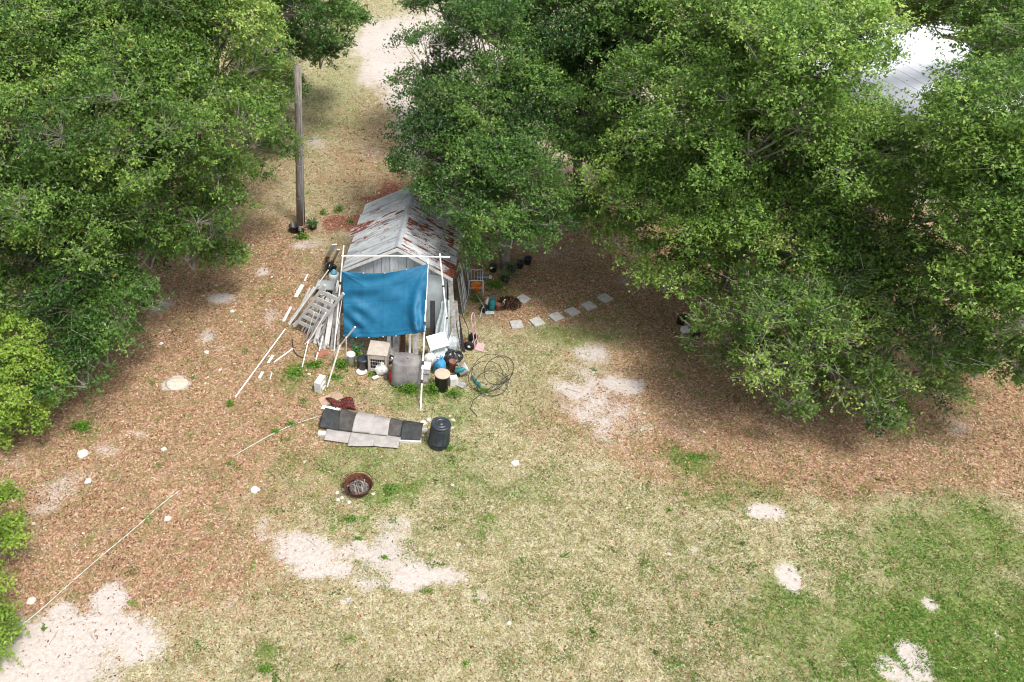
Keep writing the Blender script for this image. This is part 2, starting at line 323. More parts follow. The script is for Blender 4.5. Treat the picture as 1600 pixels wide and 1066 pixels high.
# ------------------------------------------------------------------ ground
def make_ground():
    def axis(a, b, st, far):
        core = np.arange(a, b, st); k = np.cumsum(st * 1.35 ** np.arange(1, 40)); k = k[k < far]
        return np.concatenate([(a - k)[::-1], core, b + k])
    xs = axis(-16, 24, .16, 900); ys = axis(6, 40, .16, 900)
    X, Y = np.meshgrid(xs, ys); x = X.ravel(); y = Y.ravel()
    near = (np.abs(x) < 60) & (y > -20) & (y < 90)
    z = np.where(near, height(x, y), 0)
    me = bpy.data.meshes.new('ground'); n = len(x); W = len(xs); Hn = len(ys)
    me.vertices.add(n); me.vertices.foreach_set('co', np.stack([x, y, z], 1).astype(np.float32).ravel())
    i = (np.arange(Hn - 1)[:, None] * W + np.arange(W - 1)[None, :]).ravel()
    q = np.stack([i, i + 1, i + W + 1, i + W], 1).astype(np.int32)
    me.loops.add(q.size); me.loops.foreach_set('vertex_index', q.ravel()); me.polygons.add(len(q)); me.polygons.foreach_set('loop_start', np.arange(0, q.size, 4, dtype=np.int32))
    for nm, L in (('sand', SAND), ('green', GREEN), ('litter', LITTER), ('mulch', MULCH)):
        a = me.attributes.new(nm, 'FLOAT', 'POINT'); a.data.foreach_set('value', field(L, x, y).astype(np.float32))
    me.update(calc_edges=True)
    o = bpy.data.objects.new('ground', me); COL.objects.link(o); o['kind'] = 'structure'
    m = bpy.data.materials.new('yard_ground'); m.use_nodes = True; N = m.node_tree.nodes; L = m.node_tree.links; p = N['Principled BSDF']; p.inputs['Roughness'].default_value = .95; p.inputs['Specular IOR Level'].default_value = .1
    tc = N.new('ShaderNodeTexCoord')
    def noise(sc, det=5, ro=.6, vec=None):
        n = N.new('ShaderNodeTexNoise'); n.inputs['Scale'].default_value = sc; n.inputs['Detail'].default_value = det; n.inputs['Roughness'].default_value = ro; L.new(vec or tc.outputs['Object'], n.inputs['Vector']); return n.outputs['Fac']
    def ramp(f, st, inter='LINEAR'):
        r = N.new('ShaderNodeValToRGB'); e = r.color_ramp.elements; r.color_ramp.interpolation = inter
        while len(e) < len(st): e.new(.5)
        for k, (q_, c_) in enumerate(st): e[k].position = q_; e[k].color = (*c_, 1)
        L.new(f, r.inputs[0]); return r.outputs[0]
    def mix(f, a, b, mode='MIX'):
        x_ = N.new('ShaderNodeMix'); x_.data_type = 'RGBA'; x_.blend_type = mode
        L.new(f, x_.inputs[0]) if not isinstance(f, float) else setattr(x_.inputs[0], 'default_value', f)
        L.new(a, x_.inputs[6]); L.new(b, x_.inputs[7]); return x_.outputs[2]
    def attr(nm): a = N.new('ShaderNodeAttribute'); a.attribute_name = nm; return a.outputs['Fac']
    def madd(a, mul, add):
        x_ = N.new('ShaderNodeMath'); x_.operation = 'MULTIPLY_ADD'; L.new(a, x_.inputs[0]); x_.inputs[1].default_value = mul
        L.new(add, x_.inputs[2]) if not isinstance(add, float) else setattr(x_.inputs[2], 'default_value', add); return x_.outputs[0]
    def thr(nm, nz, amp, a, b):
        f = madd(nz, amp, attr(nm)); r = N.new('ShaderNodeMapRange'); r.inputs['From Min'].default_value = a + amp * .5; r.inputs['From Max'].default_value = b + amp * .5; L.new(f, r.inputs[0]); return r.outputs[0]
    vo = N.new('ShaderNodeTexVoronoi'); vo.inputs['Scale'].default_value = 17
    wv = N.new('ShaderNodeMapping'); L.new(tc.outputs['Object'], wv.inputs[0]); L.new(wv.outputs[0], vo.inputs['Vector'])
    sp = N.new('ShaderNodeSeparateColor'); L.new(vo.outputs['Color'], sp.inputs[0])
    n1 = noise(1.1, 6, .65); n2 = noise(5, 6, .7); n3 = noise(30, 4, .7); n4 = noise(.35, 4)
    n3s = ramp(n3, [(.42, (0, 0, 0)), (.6, (1, 1, 1))])
    n6 = noise(3.2, 5, .7)
    litter = mix(.45, ramp(sp.outputs[0], [(0, (.12, .058, .035)), (.35, (.27, .145, .085)), (.7, (.41, .255, .165)), (1, (.56, .44, .32))]), ramp(n2, [(.3, (.22, .135, .08)), (.7, (.38, .28, .18))]))
    dry = mix(n3, ramp(n2, [(.3, (.24, .23, .135)), (.7, (.41, .385, .27))]), ramp(sp.outputs[1], [(0, (.18, .16, .075)), (.5, (.36, .33, .185)), (1, (.56, .51, .34))]))
    gr = mix(n3, ramp(n2, [(.3, (.07, .125, .025)), (.7, (.19, .25, .07))]), ramp(sp.outputs[2], [(0, (.05, .09, .02)), (.6, (.17, .24, .06)), (1, (.34, .34, .16))]))
    sand = ramp(noise(9, 7, .7), [(.25, (.34, .285, .25)), (.45, (.47, .42, .385)), (.7, (.56, .52, .49))])
    mul = ramp(sp.outputs[2], [(0, (.14, .05, .032)), (1, (.34, .16, .11))])
    c = mix(thr('litter', n1, .9, .25, .70), dry, litter)
    olive = ramp(n3, [(.35, (.13, .13, .045)), (.65, (.28, .26, .11))])
    c = mix(ramp(n6, [(.47, (0, 0, 0)), (.62, (.75, .75, .75))]), c, olive)
    c = mix(.55, c, ramp(noise(24, 3, .6), [(.38, (.36, .31, .27)), (.56, (1.35, 1.32, 1.3))]), 'MULTIPLY')
    c = mix(thr('green', n2, 1.0, .3, .85), c, gr)
    c = mix(thr('mulch', n2, .8, .35, .6), c, mul)
    # scattered thin sand showing through
    c = mix(ramp(noise(1.9, 8, .72), [(.60, (0, 0, 0)), (.72, (.55, .55, .55))]), c, sand)
    def stretch_(f, a, b):
        r = N.new('ShaderNodeMapRange'); r.inputs['From Min'].default_value = a; r.inputs['From Max'].default_value = b; L.new(f, r.inputs[0]); return r.outputs[0]
    nn = madd(stretch_(noise(1.7, 8, .7), .3, .7), .6, madd(stretch_(noise(11, 6, .75), .3, .7), .4, 0.0))
    fine = stretch_(noise(22, 5, .8), .3, .7)
    sand = mix(ramp(noise(14, 4, .8), [(.60, (0, 0, 0)), (.68, (.85, .85, .85))]), sand, litter)
    sf = madd(fine, .55, madd(nn, .9, attr('sand')))
    fr = N.new('ShaderNodeMapRange'); fr.interpolation_type = 'SMOOTHSTEP'; fr.inputs['From Min'].default_value = 1.02; fr.inputs['From Max'].default_value = 1.50; L.new(sf, fr.inputs[0])
    gs = N.new('ShaderNodeMath'); gs.operation = 'GREATER_THAN'; gs.inputs[1].default_value = .04; L.new(attr('sand'), gs.inputs[0])
    mm = N.new('ShaderNodeMath'); mm.operation = 'MULTIPLY'; L.new(fr.outputs[0], mm.inputs[0]); L.new(gs.outputs[0], mm.inputs[1])
    c = mix(mm.outputs[0], c, sand)
    c = mix(.35, c, ramp(n4, [(.3, (.75, .72, .70)), (.7, (1, 1, 1))]), 'MULTIPLY')
    L.new(c, p.inputs['Base Color'])
    b = N.new('ShaderNodeBump'); b.inputs['Strength'].default_value = .7; b.inputs['Distance'].default_value = .04; L.new(madd(n3, .6, n2), b.inputs['Height']); L.new(b.outputs[0], p.inputs['Normal'])
    me.materials.append(m)
make_ground()
def frame_pts(n, seed, py0=-40, py1=1180, far=1):
    r_ = np.random.default_rng(seed); px = r_.uniform(-160, 1760, n); py = py0 + (py1 - py0) * r_.random(n)
    u = (px - CX) / FPX; v = (py - CY) / FPX; z = CAM_H / (_s + v * _c)
    return u * z, z * (_c - v * _s), r_
def in_shed(x, y):
    dx, dy = x + 1.55, y - 21.25; a = dx * .989 - dy * .146; b = dx * .146 + dy * .989
    return (a > -.1) & (a < 3.4) & (b > -.1) & (b < 3.9)
def make_grass():
    x, y, r_ = frame_pts(560000, 11)
    gm = field(GREEN, x, y); sm = field(SAND, x, y); lm = field(LITTER, x, y); n_ = fbm(x, y, 3.0, 21); n5 = fbm(x, y, .7, 27)
    n6 = fbm(x, y, 1.3, 41); dens = .36 + .8 * np.clip((n6 - .5) * 3, -.25, 1) + .9 * gm * (n_ * 1.6) - .9 * np.clip(sm, 0, 1) * (1.0 + .6 * (n_ < .62)) - .30 * lm + .9 * (n_ - .5)
    keep = (r_.random(len(x)) < dens) & ~in_shed(x, y); x, y, gm, n_, lm, n5 = x[keep], y[keep], gm[keep], n_[keep], lm[keep], n5[keep]; n = len(x)
    z = height(x, y); a = r_.uniform(0, 2 * np.pi, n); dist = np.hypot(y, CAM_H); hgt = r_.uniform(.025, .065, n) * (1 + .6 * gm * n_) * (.8 + dist / 60); wd = r_.uniform(.007, .015, n) * (.5 + dist / 40)
    lean = r_.uniform(.3, 1.3, n); la = r_.uniform(0, 2 * np.pi, n)
    P = np.stack([x, y, z], 1); sdv = np.stack([np.cos(a), np.sin(a), np.zeros(n)], 1) * wd[:, None]
    tip = P + np.stack([np.cos(la) * lean * hgt, np.sin(la) * lean * hgt, hgt], 1)
    n6 = fbm(x, y, 1.3, 41); g = gm * .85 + (n_ - .5) * 1.2 + (n6 - .5) * 1.1 + (n5 - .5) * .5 - .10 * lm + r_.normal(0, .22, n)
    tint = np.clip(.28 + g * .75, 0, 1)
    o = np_mesh('grass', np.stack([P - sdv, P + sdv, tip], 1), 3, M['grassblade'], tint)
    tag(o, 'short patchy lawn grass, dry straw to fresh green, covering the yard', 'grass', None, 'stuff')
def flakes(name, n, seed, fld, sz, m, thrs, label, cat, base=0.0, dark=0):
    x, y, r_ = frame_pts(n, seed); f = fld(x, y); keep = (r_.random(len(x)) < f) & ~in_shed(x, y); x, y = x[keep], y[keep]; n = len(x)
    dist = np.hypot(y, CAM_H) / 26
    z = height(x, y) + r_.uniform(.002, .02, n); a = r_.uniform(0, 2 * np.pi, n); l = r_.uniform(sz * .5, sz, n) * np.clip(dist, .8, 1.6); wv = l * r_.uniform(.3, .5, n)
    t = r_.normal(0, .35, n); t2 = r_.normal(0, .35, n)
    d = np.stack([np.cos(a), np.sin(a), t], 1); s_ = np.stack([-np.sin(a), np.cos(a), t2], 1); P = np.stack([x, y, z], 1)
    q = np.stack([P - d * l[:, None] / 2, P + s_ * wv[:, None] / 2, P + d * l[:, None] / 2, P - s_ * wv[:, None] / 2], 1)
    q[:, :, 2] = np.maximum(q[:, :, 2], (z - .012)[:, None])
    tint = np.clip(r_.beta(1.7, 2.0, n) + (fbm(x, y, .9, 77) - .5) * .5, 0, 1)
    tag(np_mesh(name, q, 4, m, tint), label, cat, None, 'stuff')
make_grass()
flakes('leaf_litter', 330000, 5, lambda x, y: (.13 + .62 * np.clip(field(LITTER, x, y), 0, 1) * (.15 + fbm(x, y, 2, 31) + 1.6 * np.clip(fbm(x, y, .7, 35) - .38, 0, .6))) * (1 - .84 * np.clip(field(SAND, x, y) * 1.3, 0, 1)) * (1 - .5 * np.clip(field(GREEN, x, y), 0, 1)), .115, M['litterleaf'], 0, 'brown and tan fallen oak leaves strewn over the yard', 'fallen leaves')
def ground_twigs():
    x, y, r_ = frame_pts(2600, 91); k = (r_.random(len(x)) < .06 + field(LITTER, x, y) * .5) & ~in_shed(x, y); x, y = x[k], y[k]; n = len(x); z = height(x, y) + .012; a = r_.uniform(0, 6.28, n); l = r_.uniform(.1, .5, n)
    o = seg_mesh('fallen_twigs', np.stack([x, y, z, x + l * np.cos(a), y + l * np.sin(a), z + r_.uniform(0, .04, n), np.full(n, .007), np.full(n, .003)], 1), M['twig'], None, (0, 0, 0), 3)
    tag(o, 'thin fallen twigs scattered through the leaf litter', 'twigs', None, 'stuff')
def ground_weeds():
    x, y, r_ = frame_pts(1500, 93); k = (r_.random(len(x)) < .10 + .6 * field(GREEN, x, y)) & ~in_shed(x, y); x, y = x[k], y[k]; m_ = 26
    X = np.repeat(x, m_) + r_.normal(0, .07, len(x) * m_) * np.repeat(r_.uniform(.5, 1.7, len(x)), m_); Y = np.repeat(y, m_) + r_.normal(0, .07, len(x) * m_) * np.repeat(r_.uniform(.5, 1.7, len(x)), m_); n = len(X)
    P = np.stack([X, Y, height(X, Y) + r_.uniform(.01, .05, n)], 1); ax = unit(r_.normal(size=(n, 3)) * np.array([1, 1, .5])); s_ = unit(np.cross(ax, unit(r_.normal(0, .4, (n, 3)) + np.array([0, 0, 1.])))); l = r_.uniform(.03, .07, (n, 1))
    tag(np_mesh('ground_weeds', np.stack([P - ax * l / 2, P + s_ * l * .35, P + ax * l / 2, P - s_ * l * .35], 1), 4, M['weedleaf'], np.clip(np.repeat(r_.normal(.3, .25, len(x)), m_) + r_.normal(0, .1, n), 0, 1)), 'tiny green weeds dotted through the lawn and leaves', 'weeds', None, 'stuff')
flakes('bark_mulch', 60000, 6, lambda x, y: np.clip(field(MULCH, x, y) * 1.2 - .2, 0, 1), .08, M['mulch'], 0, 'red bark chips spread beside and behind the shed', 'mulch')
# ------------------------------------------------------------------ trees
def unit(a): return a / np.maximum(np.linalg.norm(a, axis=-1, keepdims=True), 1e-6)
def seg_mesh(name, segs, m, parent, loc, n=4):
    """segs: (N, 8) p0 p1 r0 r1 -> tapered prisms"""
    A = segs[:, 0:3]; B = segs[:, 3:6]; r0 = segs[:, 6:7]; r1 = segs[:, 7:8]; d = unit(B - A)
    ref = np.where(np.abs(d[:, 2:3]) > .9, np.array([[1., 0, 0]]), np.array([[0., 0, 1]])); a = unit(np.cross(d, ref)); b = np.cross(d, a)
    K = len(A); V_ = np.zeros((K, 2 * n, 3))
    for k in range(n):
        t = 2 * math.pi * k / n; o_ = a * math.cos(t) + b * math.sin(t); V_[:, k] = A + o_ * r0; V_[:, n + k] = B + o_ * r1
    fi = np.array([[k, (k + 1) % n, n + (k + 1) % n, n + k] for k in range(n)])
    F_ = (np.arange(K)[:, None, None] * 2 * n + fi[None]).reshape(-1, 4).astype(np.int32)
    me = bpy.data.meshes.new(name); vv = (V_.reshape(-1, 3) - np.array(loc)).astype(np.float32)
    me.vertices.add(len(vv)); me.vertices.foreach_set('co', vv.ravel()); me.loops.add(F_.size); me.loops.foreach_set('vertex_index', F_.ravel())
    me.polygons.add(len(F_)); me.polygons.foreach_set('loop_start', np.arange(0, F_.size, 4, dtype=np.int32)); me.materials.append(m); me.update(calc_edges=True)
    o = bpy.data.objects.new(name, me); COL.objects.link(o); o.parent = parent; return o
def curve_pts(a, b, k, sag, r_):
    a, b = np.array(a, float), np.array(b, float); L_ = np.linalg.norm(b - a); P = []
    for t in np.linspace(0, 1, k + 1):
        p = a + (b - a) * t; p[2] += math.sin(math.pi * t) * sag * L_
        if 0 < t < 1: p += r_.normal(0, .035 * L_, 3)
        P.append(p)
    return P
def tree(name, label, base, blobs, m, seed, tr=.22, dens=1.0, leaf=.10, twigs=True, group=None, cat='tree', nl=170, shell=(.62, 1.06), flat=.8, trunk_top=None, clump=.55):
    r_ = np.random.default_rng(seed); base = np.array(base, float)
    T = Thing(name, tuple(base), label, cat, group)
    B = [(np.array(G(px, py, h)), r) for (px, py, h, r) in blobs]
    cen = np.mean([b[0] for b in B], 0)
    segs = []; tw = []
    fork = np.array(trunk_top) if trunk_top is not None else base + (cen - base) * np.array([.25, .25, .35]); fork[2] = max(fork[2], .6)
    pts = curve_pts(base - np.array([0, 0, .1]), fork, 4, 0, r_)
    for i in range(4): segs.append([*pts[i], *pts[i + 1], tr * (1.25 - .12 * i), tr * (1.25 - .12 * (i + 1))])
    allq = []; allt = []
    for (c, r) in B:
        lp = curve_pts(fork, c - np.array([0, 0, r * .3]), 5, .12, r_); L_ = len(lp) - 1
        for i in range(L_): segs.append([*lp[i], *lp[i + 1], tr * (.7 - .09 * i), tr * (.7 - .09 * (i + 1))])
        # secondary lobes on the blob's shell, clumps packed on the lobes' upper sides: bright pads with dark gaps between
        small = r < .75
        ns_ = 5 if small else max(6, int(6.6 * r * r ** .35))
        sd2 = unit(r_.normal(size=(ns_, 3))); sd2[:, 2] = np.where(sd2[:, 2] < -.35, -sd2[:, 2], sd2[:, 2])
        sc_ = c + sd2 * np.array([1, 1, flat]) * r * r_.uniform(.45, .82, (ns_, 1)); sr = (np.clip(.42 * r, .3, .95) * r_.uniform(.7, 1.25, ns_)); stint = r_.normal(-.01, .15, ns_) + .10 * sd2[:, 2]  # lobe tint random, plus sunlit tops put into colour: upward lobes paler
        per = np.maximum(4, (21 * sr ** 2 * dens / (clump / .42) ** 2)).astype(int)
        idx = np.repeat(np.arange(ns_), per); n = len(idx)
        d = unit(r_.normal(size=(n, 3)) + sd2[idx] * .7 + np.array([0, 0, .5])); d[:, 2] = np.where(d[:, 2] < -.25, -d[:, 2], d[:, 2])
        cc = sc_[idx] + d * np.array([1, 1, .72]) * (sr[idx] * r_.uniform(.72, 1.12, n))[:, None]; cc[:, 2] = np.maximum(cc[:, 2], .2)
        for k in range(ns_):
            j = r_.integers(2, L_ + 1); a = lp[j]; mid = a * .5 + sc_[k] * .5 + r_.normal(0, .08 * r, 3); rb = .012 + .008 * r
            segs.append([*a, *mid, rb * 1.5, rb * 1.1]); segs.append([*mid, *sc_[k], rb * 1.1, rb * .6])
        for k in range(n):
            q0 = sc_[idx[k]]; segs.append([*q0, *cc[k], .010, .005])
        sz = r_.uniform(.6, 1.4, n) * clump; nt_ = 11; nlv = max(4, int(nl / nt_))
        td = unit((d[:, None, :] * .7 + r_.normal(0, .8, (n, nt_, 3))) * np.array([1, 1, .55]) + np.array([0, 0, .02])); tl = sz[:, None] * r_.uniform(.6, 1.15, (n, nt_))
        t0 = cc[:, None, :] + r_.normal(0, .10, (n, nt_, 3)) * np.array([1, 1, .6]); te = t0 + td * tl[..., None]
        if twigs:
            ks = r_.random((n, nt_)) < (.34 if 'drooping' in label else .11); A = t0[ks]; E_ = te[ks]; tw.append(np.concatenate([A, E_, np.full((len(A), 1), .011 if 'drooping' in label else .006), np.full((len(A), 1), .004)], 1))
        f = r_.uniform(.05, 1.05, (n, nt_, nlv)); P = t0[:, :, None, :] + td[:, :, None, :] * (tl[..., None] * f)[..., None] + r_.normal(0, .045, (n, nt_, nlv, 3))
        ax = unit(td[:, :, None, :] * .6 + r_.normal(0, .8, P.shape)); nr = unit(r_.normal(0, .55, P.shape) + np.array([0, 0, 1.0]) + d[:, None, None, :] * .3)
        sdv = unit(np.cross(ax, nr)); Ls = leaf * r_.uniform(.6, 1.25, f.shape)[..., None]; Ws = Ls * .36
        q = np.stack([P - ax * Ls * .5 - sdv * Ws * .6, P + ax * Ls * .5, P - ax * Ls * .25 + sdv * Ws * 1.2], -2)
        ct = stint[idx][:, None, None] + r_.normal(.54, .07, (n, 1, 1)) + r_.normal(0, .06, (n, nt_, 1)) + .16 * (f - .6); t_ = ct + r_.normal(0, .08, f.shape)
        t_ = np.where(r_.random(f.shape) < .002, 1, np.clip(t_, 0, .97))
        allq.append(q.reshape(-1, 3, 3)); allt.append(t_.ravel())
    Q = np.concatenate(allq); tt = np.concatenate(allt)
    ok = Q[:, :, 2].min(1) > .02; Q = Q[ok]; tt = tt[ok]
    np_mesh('crown', Q, 3, m, tt, T.o, tuple(base))['kind'] = 'stuff'
    seg_mesh('trunk', np.array(segs[:4 + 5 * len(B)]), M['bark'], T.o, tuple(base), 8)
    seg_mesh('branches', np.array(segs[4 + 5 * len(B):]), M['twig'], T.o, tuple(base), 4)['kind'] = 'stuff'
    if tw: seg_mesh('twigs', np.concatenate(tw), M['twig'], T.o, tuple(base), 3)['kind'] = 'stuff'
    return len(Q)
NL = 0
TREES = [
 ('oak_tree', 'low oak tree between the big left oak and the leaf litter, shade put into its dark leaf colour', (110, 560), [(60,440,3.4,2.0),(150,490,2.4,1.7),(95,570,1.4,1.35),(200,410,3.2,1.6),(165,560,1.5,1.1),(190,500,2.4,1.3),(130,590,1.5,1.2),(120,400,3.4,1.8)], 'oak_dark', 12, .16, .9, .09),  # darker leaf colour stands in for shade from the big crown above
 ('oak_tree', 'big oak tree filling the left edge of the yard, dark skirts down to the ground', (70, 500), [(50,110,8,3.0),(180,210,7,2.7),(10,260,6.5,2.8),(110,340,5,2.5),(200,90,8.2,2.4),(30,380,4.6,2.2),(-60,120,8,3.),(-90,420,4,2.6)], 'oak', 1, .30, 1.0, .095),
 ('oak_tree', 'oak tree behind the utility pole, with yellow-green top and branches reaching the shed side', (300, 330), [(320,90,8,2.5),(375,190,5.2,1.5),(300,210,6.4,2.2),(425,140,3.2,1.6),(270,310,4.6,2.2),(325,350,3.4,1.6),(375,290,3.0,1.3),(240,20,9,2.9),(230,400,2.8,1.6),(440,232,4.0,.65),(300,410,2.2,1.1),(370,80,7,1.6),(345,400,1.8,.8),(420,215,2.8,1.0)], 'oak', 2, .26, 1.0, .095),
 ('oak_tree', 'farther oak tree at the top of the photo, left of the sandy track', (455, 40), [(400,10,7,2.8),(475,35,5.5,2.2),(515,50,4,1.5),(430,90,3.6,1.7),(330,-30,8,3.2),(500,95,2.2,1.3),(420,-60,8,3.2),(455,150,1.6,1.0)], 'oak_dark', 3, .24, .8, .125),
 ('shrub', 'bright green bushy shrub at the left edge in front of the big oak', (0, 690), [(15,550,2.5,1.05),(50,590,1.9,.85),(5,620,1.5,1.1),(55,640,1.0,.6),(-50,590,2,1.2),(15,670,.6,.6)], 'oak_bright', 4, .07, 1.1, .095),
 ('shrub', 'bright green shrub poking in from the left edge above the white sand', (-30, 900), [(-8,790,1.6,.6),(5,850,1.0,.42),(-50,820,1.6,1.0),(-18,930,.6,.5),(-15,1000,.4,.35)], 'oak_bright', 5, .05, 1.1, .09),
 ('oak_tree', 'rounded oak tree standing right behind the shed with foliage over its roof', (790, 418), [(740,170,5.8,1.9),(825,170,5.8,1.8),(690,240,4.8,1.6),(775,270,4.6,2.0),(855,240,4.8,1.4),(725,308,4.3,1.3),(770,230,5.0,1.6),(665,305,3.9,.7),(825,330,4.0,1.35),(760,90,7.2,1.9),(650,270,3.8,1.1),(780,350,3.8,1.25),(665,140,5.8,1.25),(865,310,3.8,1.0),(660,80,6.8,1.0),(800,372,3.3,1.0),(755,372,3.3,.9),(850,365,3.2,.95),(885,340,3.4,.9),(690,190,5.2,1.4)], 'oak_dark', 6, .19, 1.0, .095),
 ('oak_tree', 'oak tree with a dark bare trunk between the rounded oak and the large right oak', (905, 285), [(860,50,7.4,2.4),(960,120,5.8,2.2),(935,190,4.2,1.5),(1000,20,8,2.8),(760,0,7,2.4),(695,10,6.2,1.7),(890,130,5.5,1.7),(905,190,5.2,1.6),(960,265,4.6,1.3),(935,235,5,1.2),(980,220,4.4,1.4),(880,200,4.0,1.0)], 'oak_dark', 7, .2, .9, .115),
 ('oak_tree', 'large oak tree in the right half with a tall pale green top', (1150, 450), [(1240,110,8.8,2.2),(1180,210,7.2,2.1),(1290,250,6.6,2.1),(1060,180,6.8,2.2),(1010,310,4.4,1.7),(990,380,3.2,1.1),(1090,330,4.6,2.0),(1210,370,4.4,2.0),(1120,50,8.6,2.4),(1040,440,2.6,1.3),(1130,440,2.8,1.6),(1300,340,5.2,1.7),(950,340,3.6,.8),(1000,240,5.6,1.3),(1150,330,4.6,2.2),(1060,290,4.8,1.9),(1120,140,7,2.2),(1220,270,5.8,2.0),(1350,440,3.6,1.7),(960,290,5,1.0)], 'oak_fresh', 8, .32, 1.0, .095),
 ('oak_tree', 'low spreading oak tree with drooping pale branches above the brown leaf litter', (1330, 600), [(1250,530,3.0,1.9),(1380,550,2.6,1.8),(1320,610,1.7,1.4),(1190,580,1.8,1.1),(1420,470,3.6,1.8),(1120,510,2.4,1.1),(1440,600,1.7,1.2),(1260,440,3.8,1.8),(1360,650,1.1,.8),(1240,620,1.3,.9),(1170,480,3.0,1.3),(1370,420,4.2,1.6)], 'oak', 9, .22, .8, .09),
 ('oak_tree', 'oak tree at the right edge with a bright fresh green lobe', (1640, 560), [(1540,400,6.0,2.0),(1590,250,8,2.6),(1490,250,6.0,1.7),(1560,500,4.4,1.5),(1440,320,5.4,1.8),(1600,580,2.8,1.3),(1700,400,6,2.6),(1530,570,2.6,1.3),(1600,340,7,2.1),(1400,220,5.6,1.2)], 'oak_fresh', 10, .3, 1.0, .095),
 ('oak_tree', 'tall oak tree at the top right behind the gap showing the white roof', (1620, 180), [(1290,-10,8,2.4),(1420,-25,8.2,2.3),(1560,30,8.4,2.6),(1650,140,8.0,2.3),(1320,40,6.6,1.0),(1210,20,8,2.4),(1660,-20,9,3),(1510,0,7.4,1.4),(1430,5,7.6,1.1),(1480,40,7.4,1.2),(1360,20,7.4,1.3)], 'oak', 11, .26, .9, .11),
]
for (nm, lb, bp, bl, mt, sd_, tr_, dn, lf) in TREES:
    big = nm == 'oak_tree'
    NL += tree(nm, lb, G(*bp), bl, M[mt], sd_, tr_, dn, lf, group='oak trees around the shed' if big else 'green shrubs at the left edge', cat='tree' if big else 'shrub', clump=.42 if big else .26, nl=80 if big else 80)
print('leaves', NL)
ground_twigs(); ground_weeds()
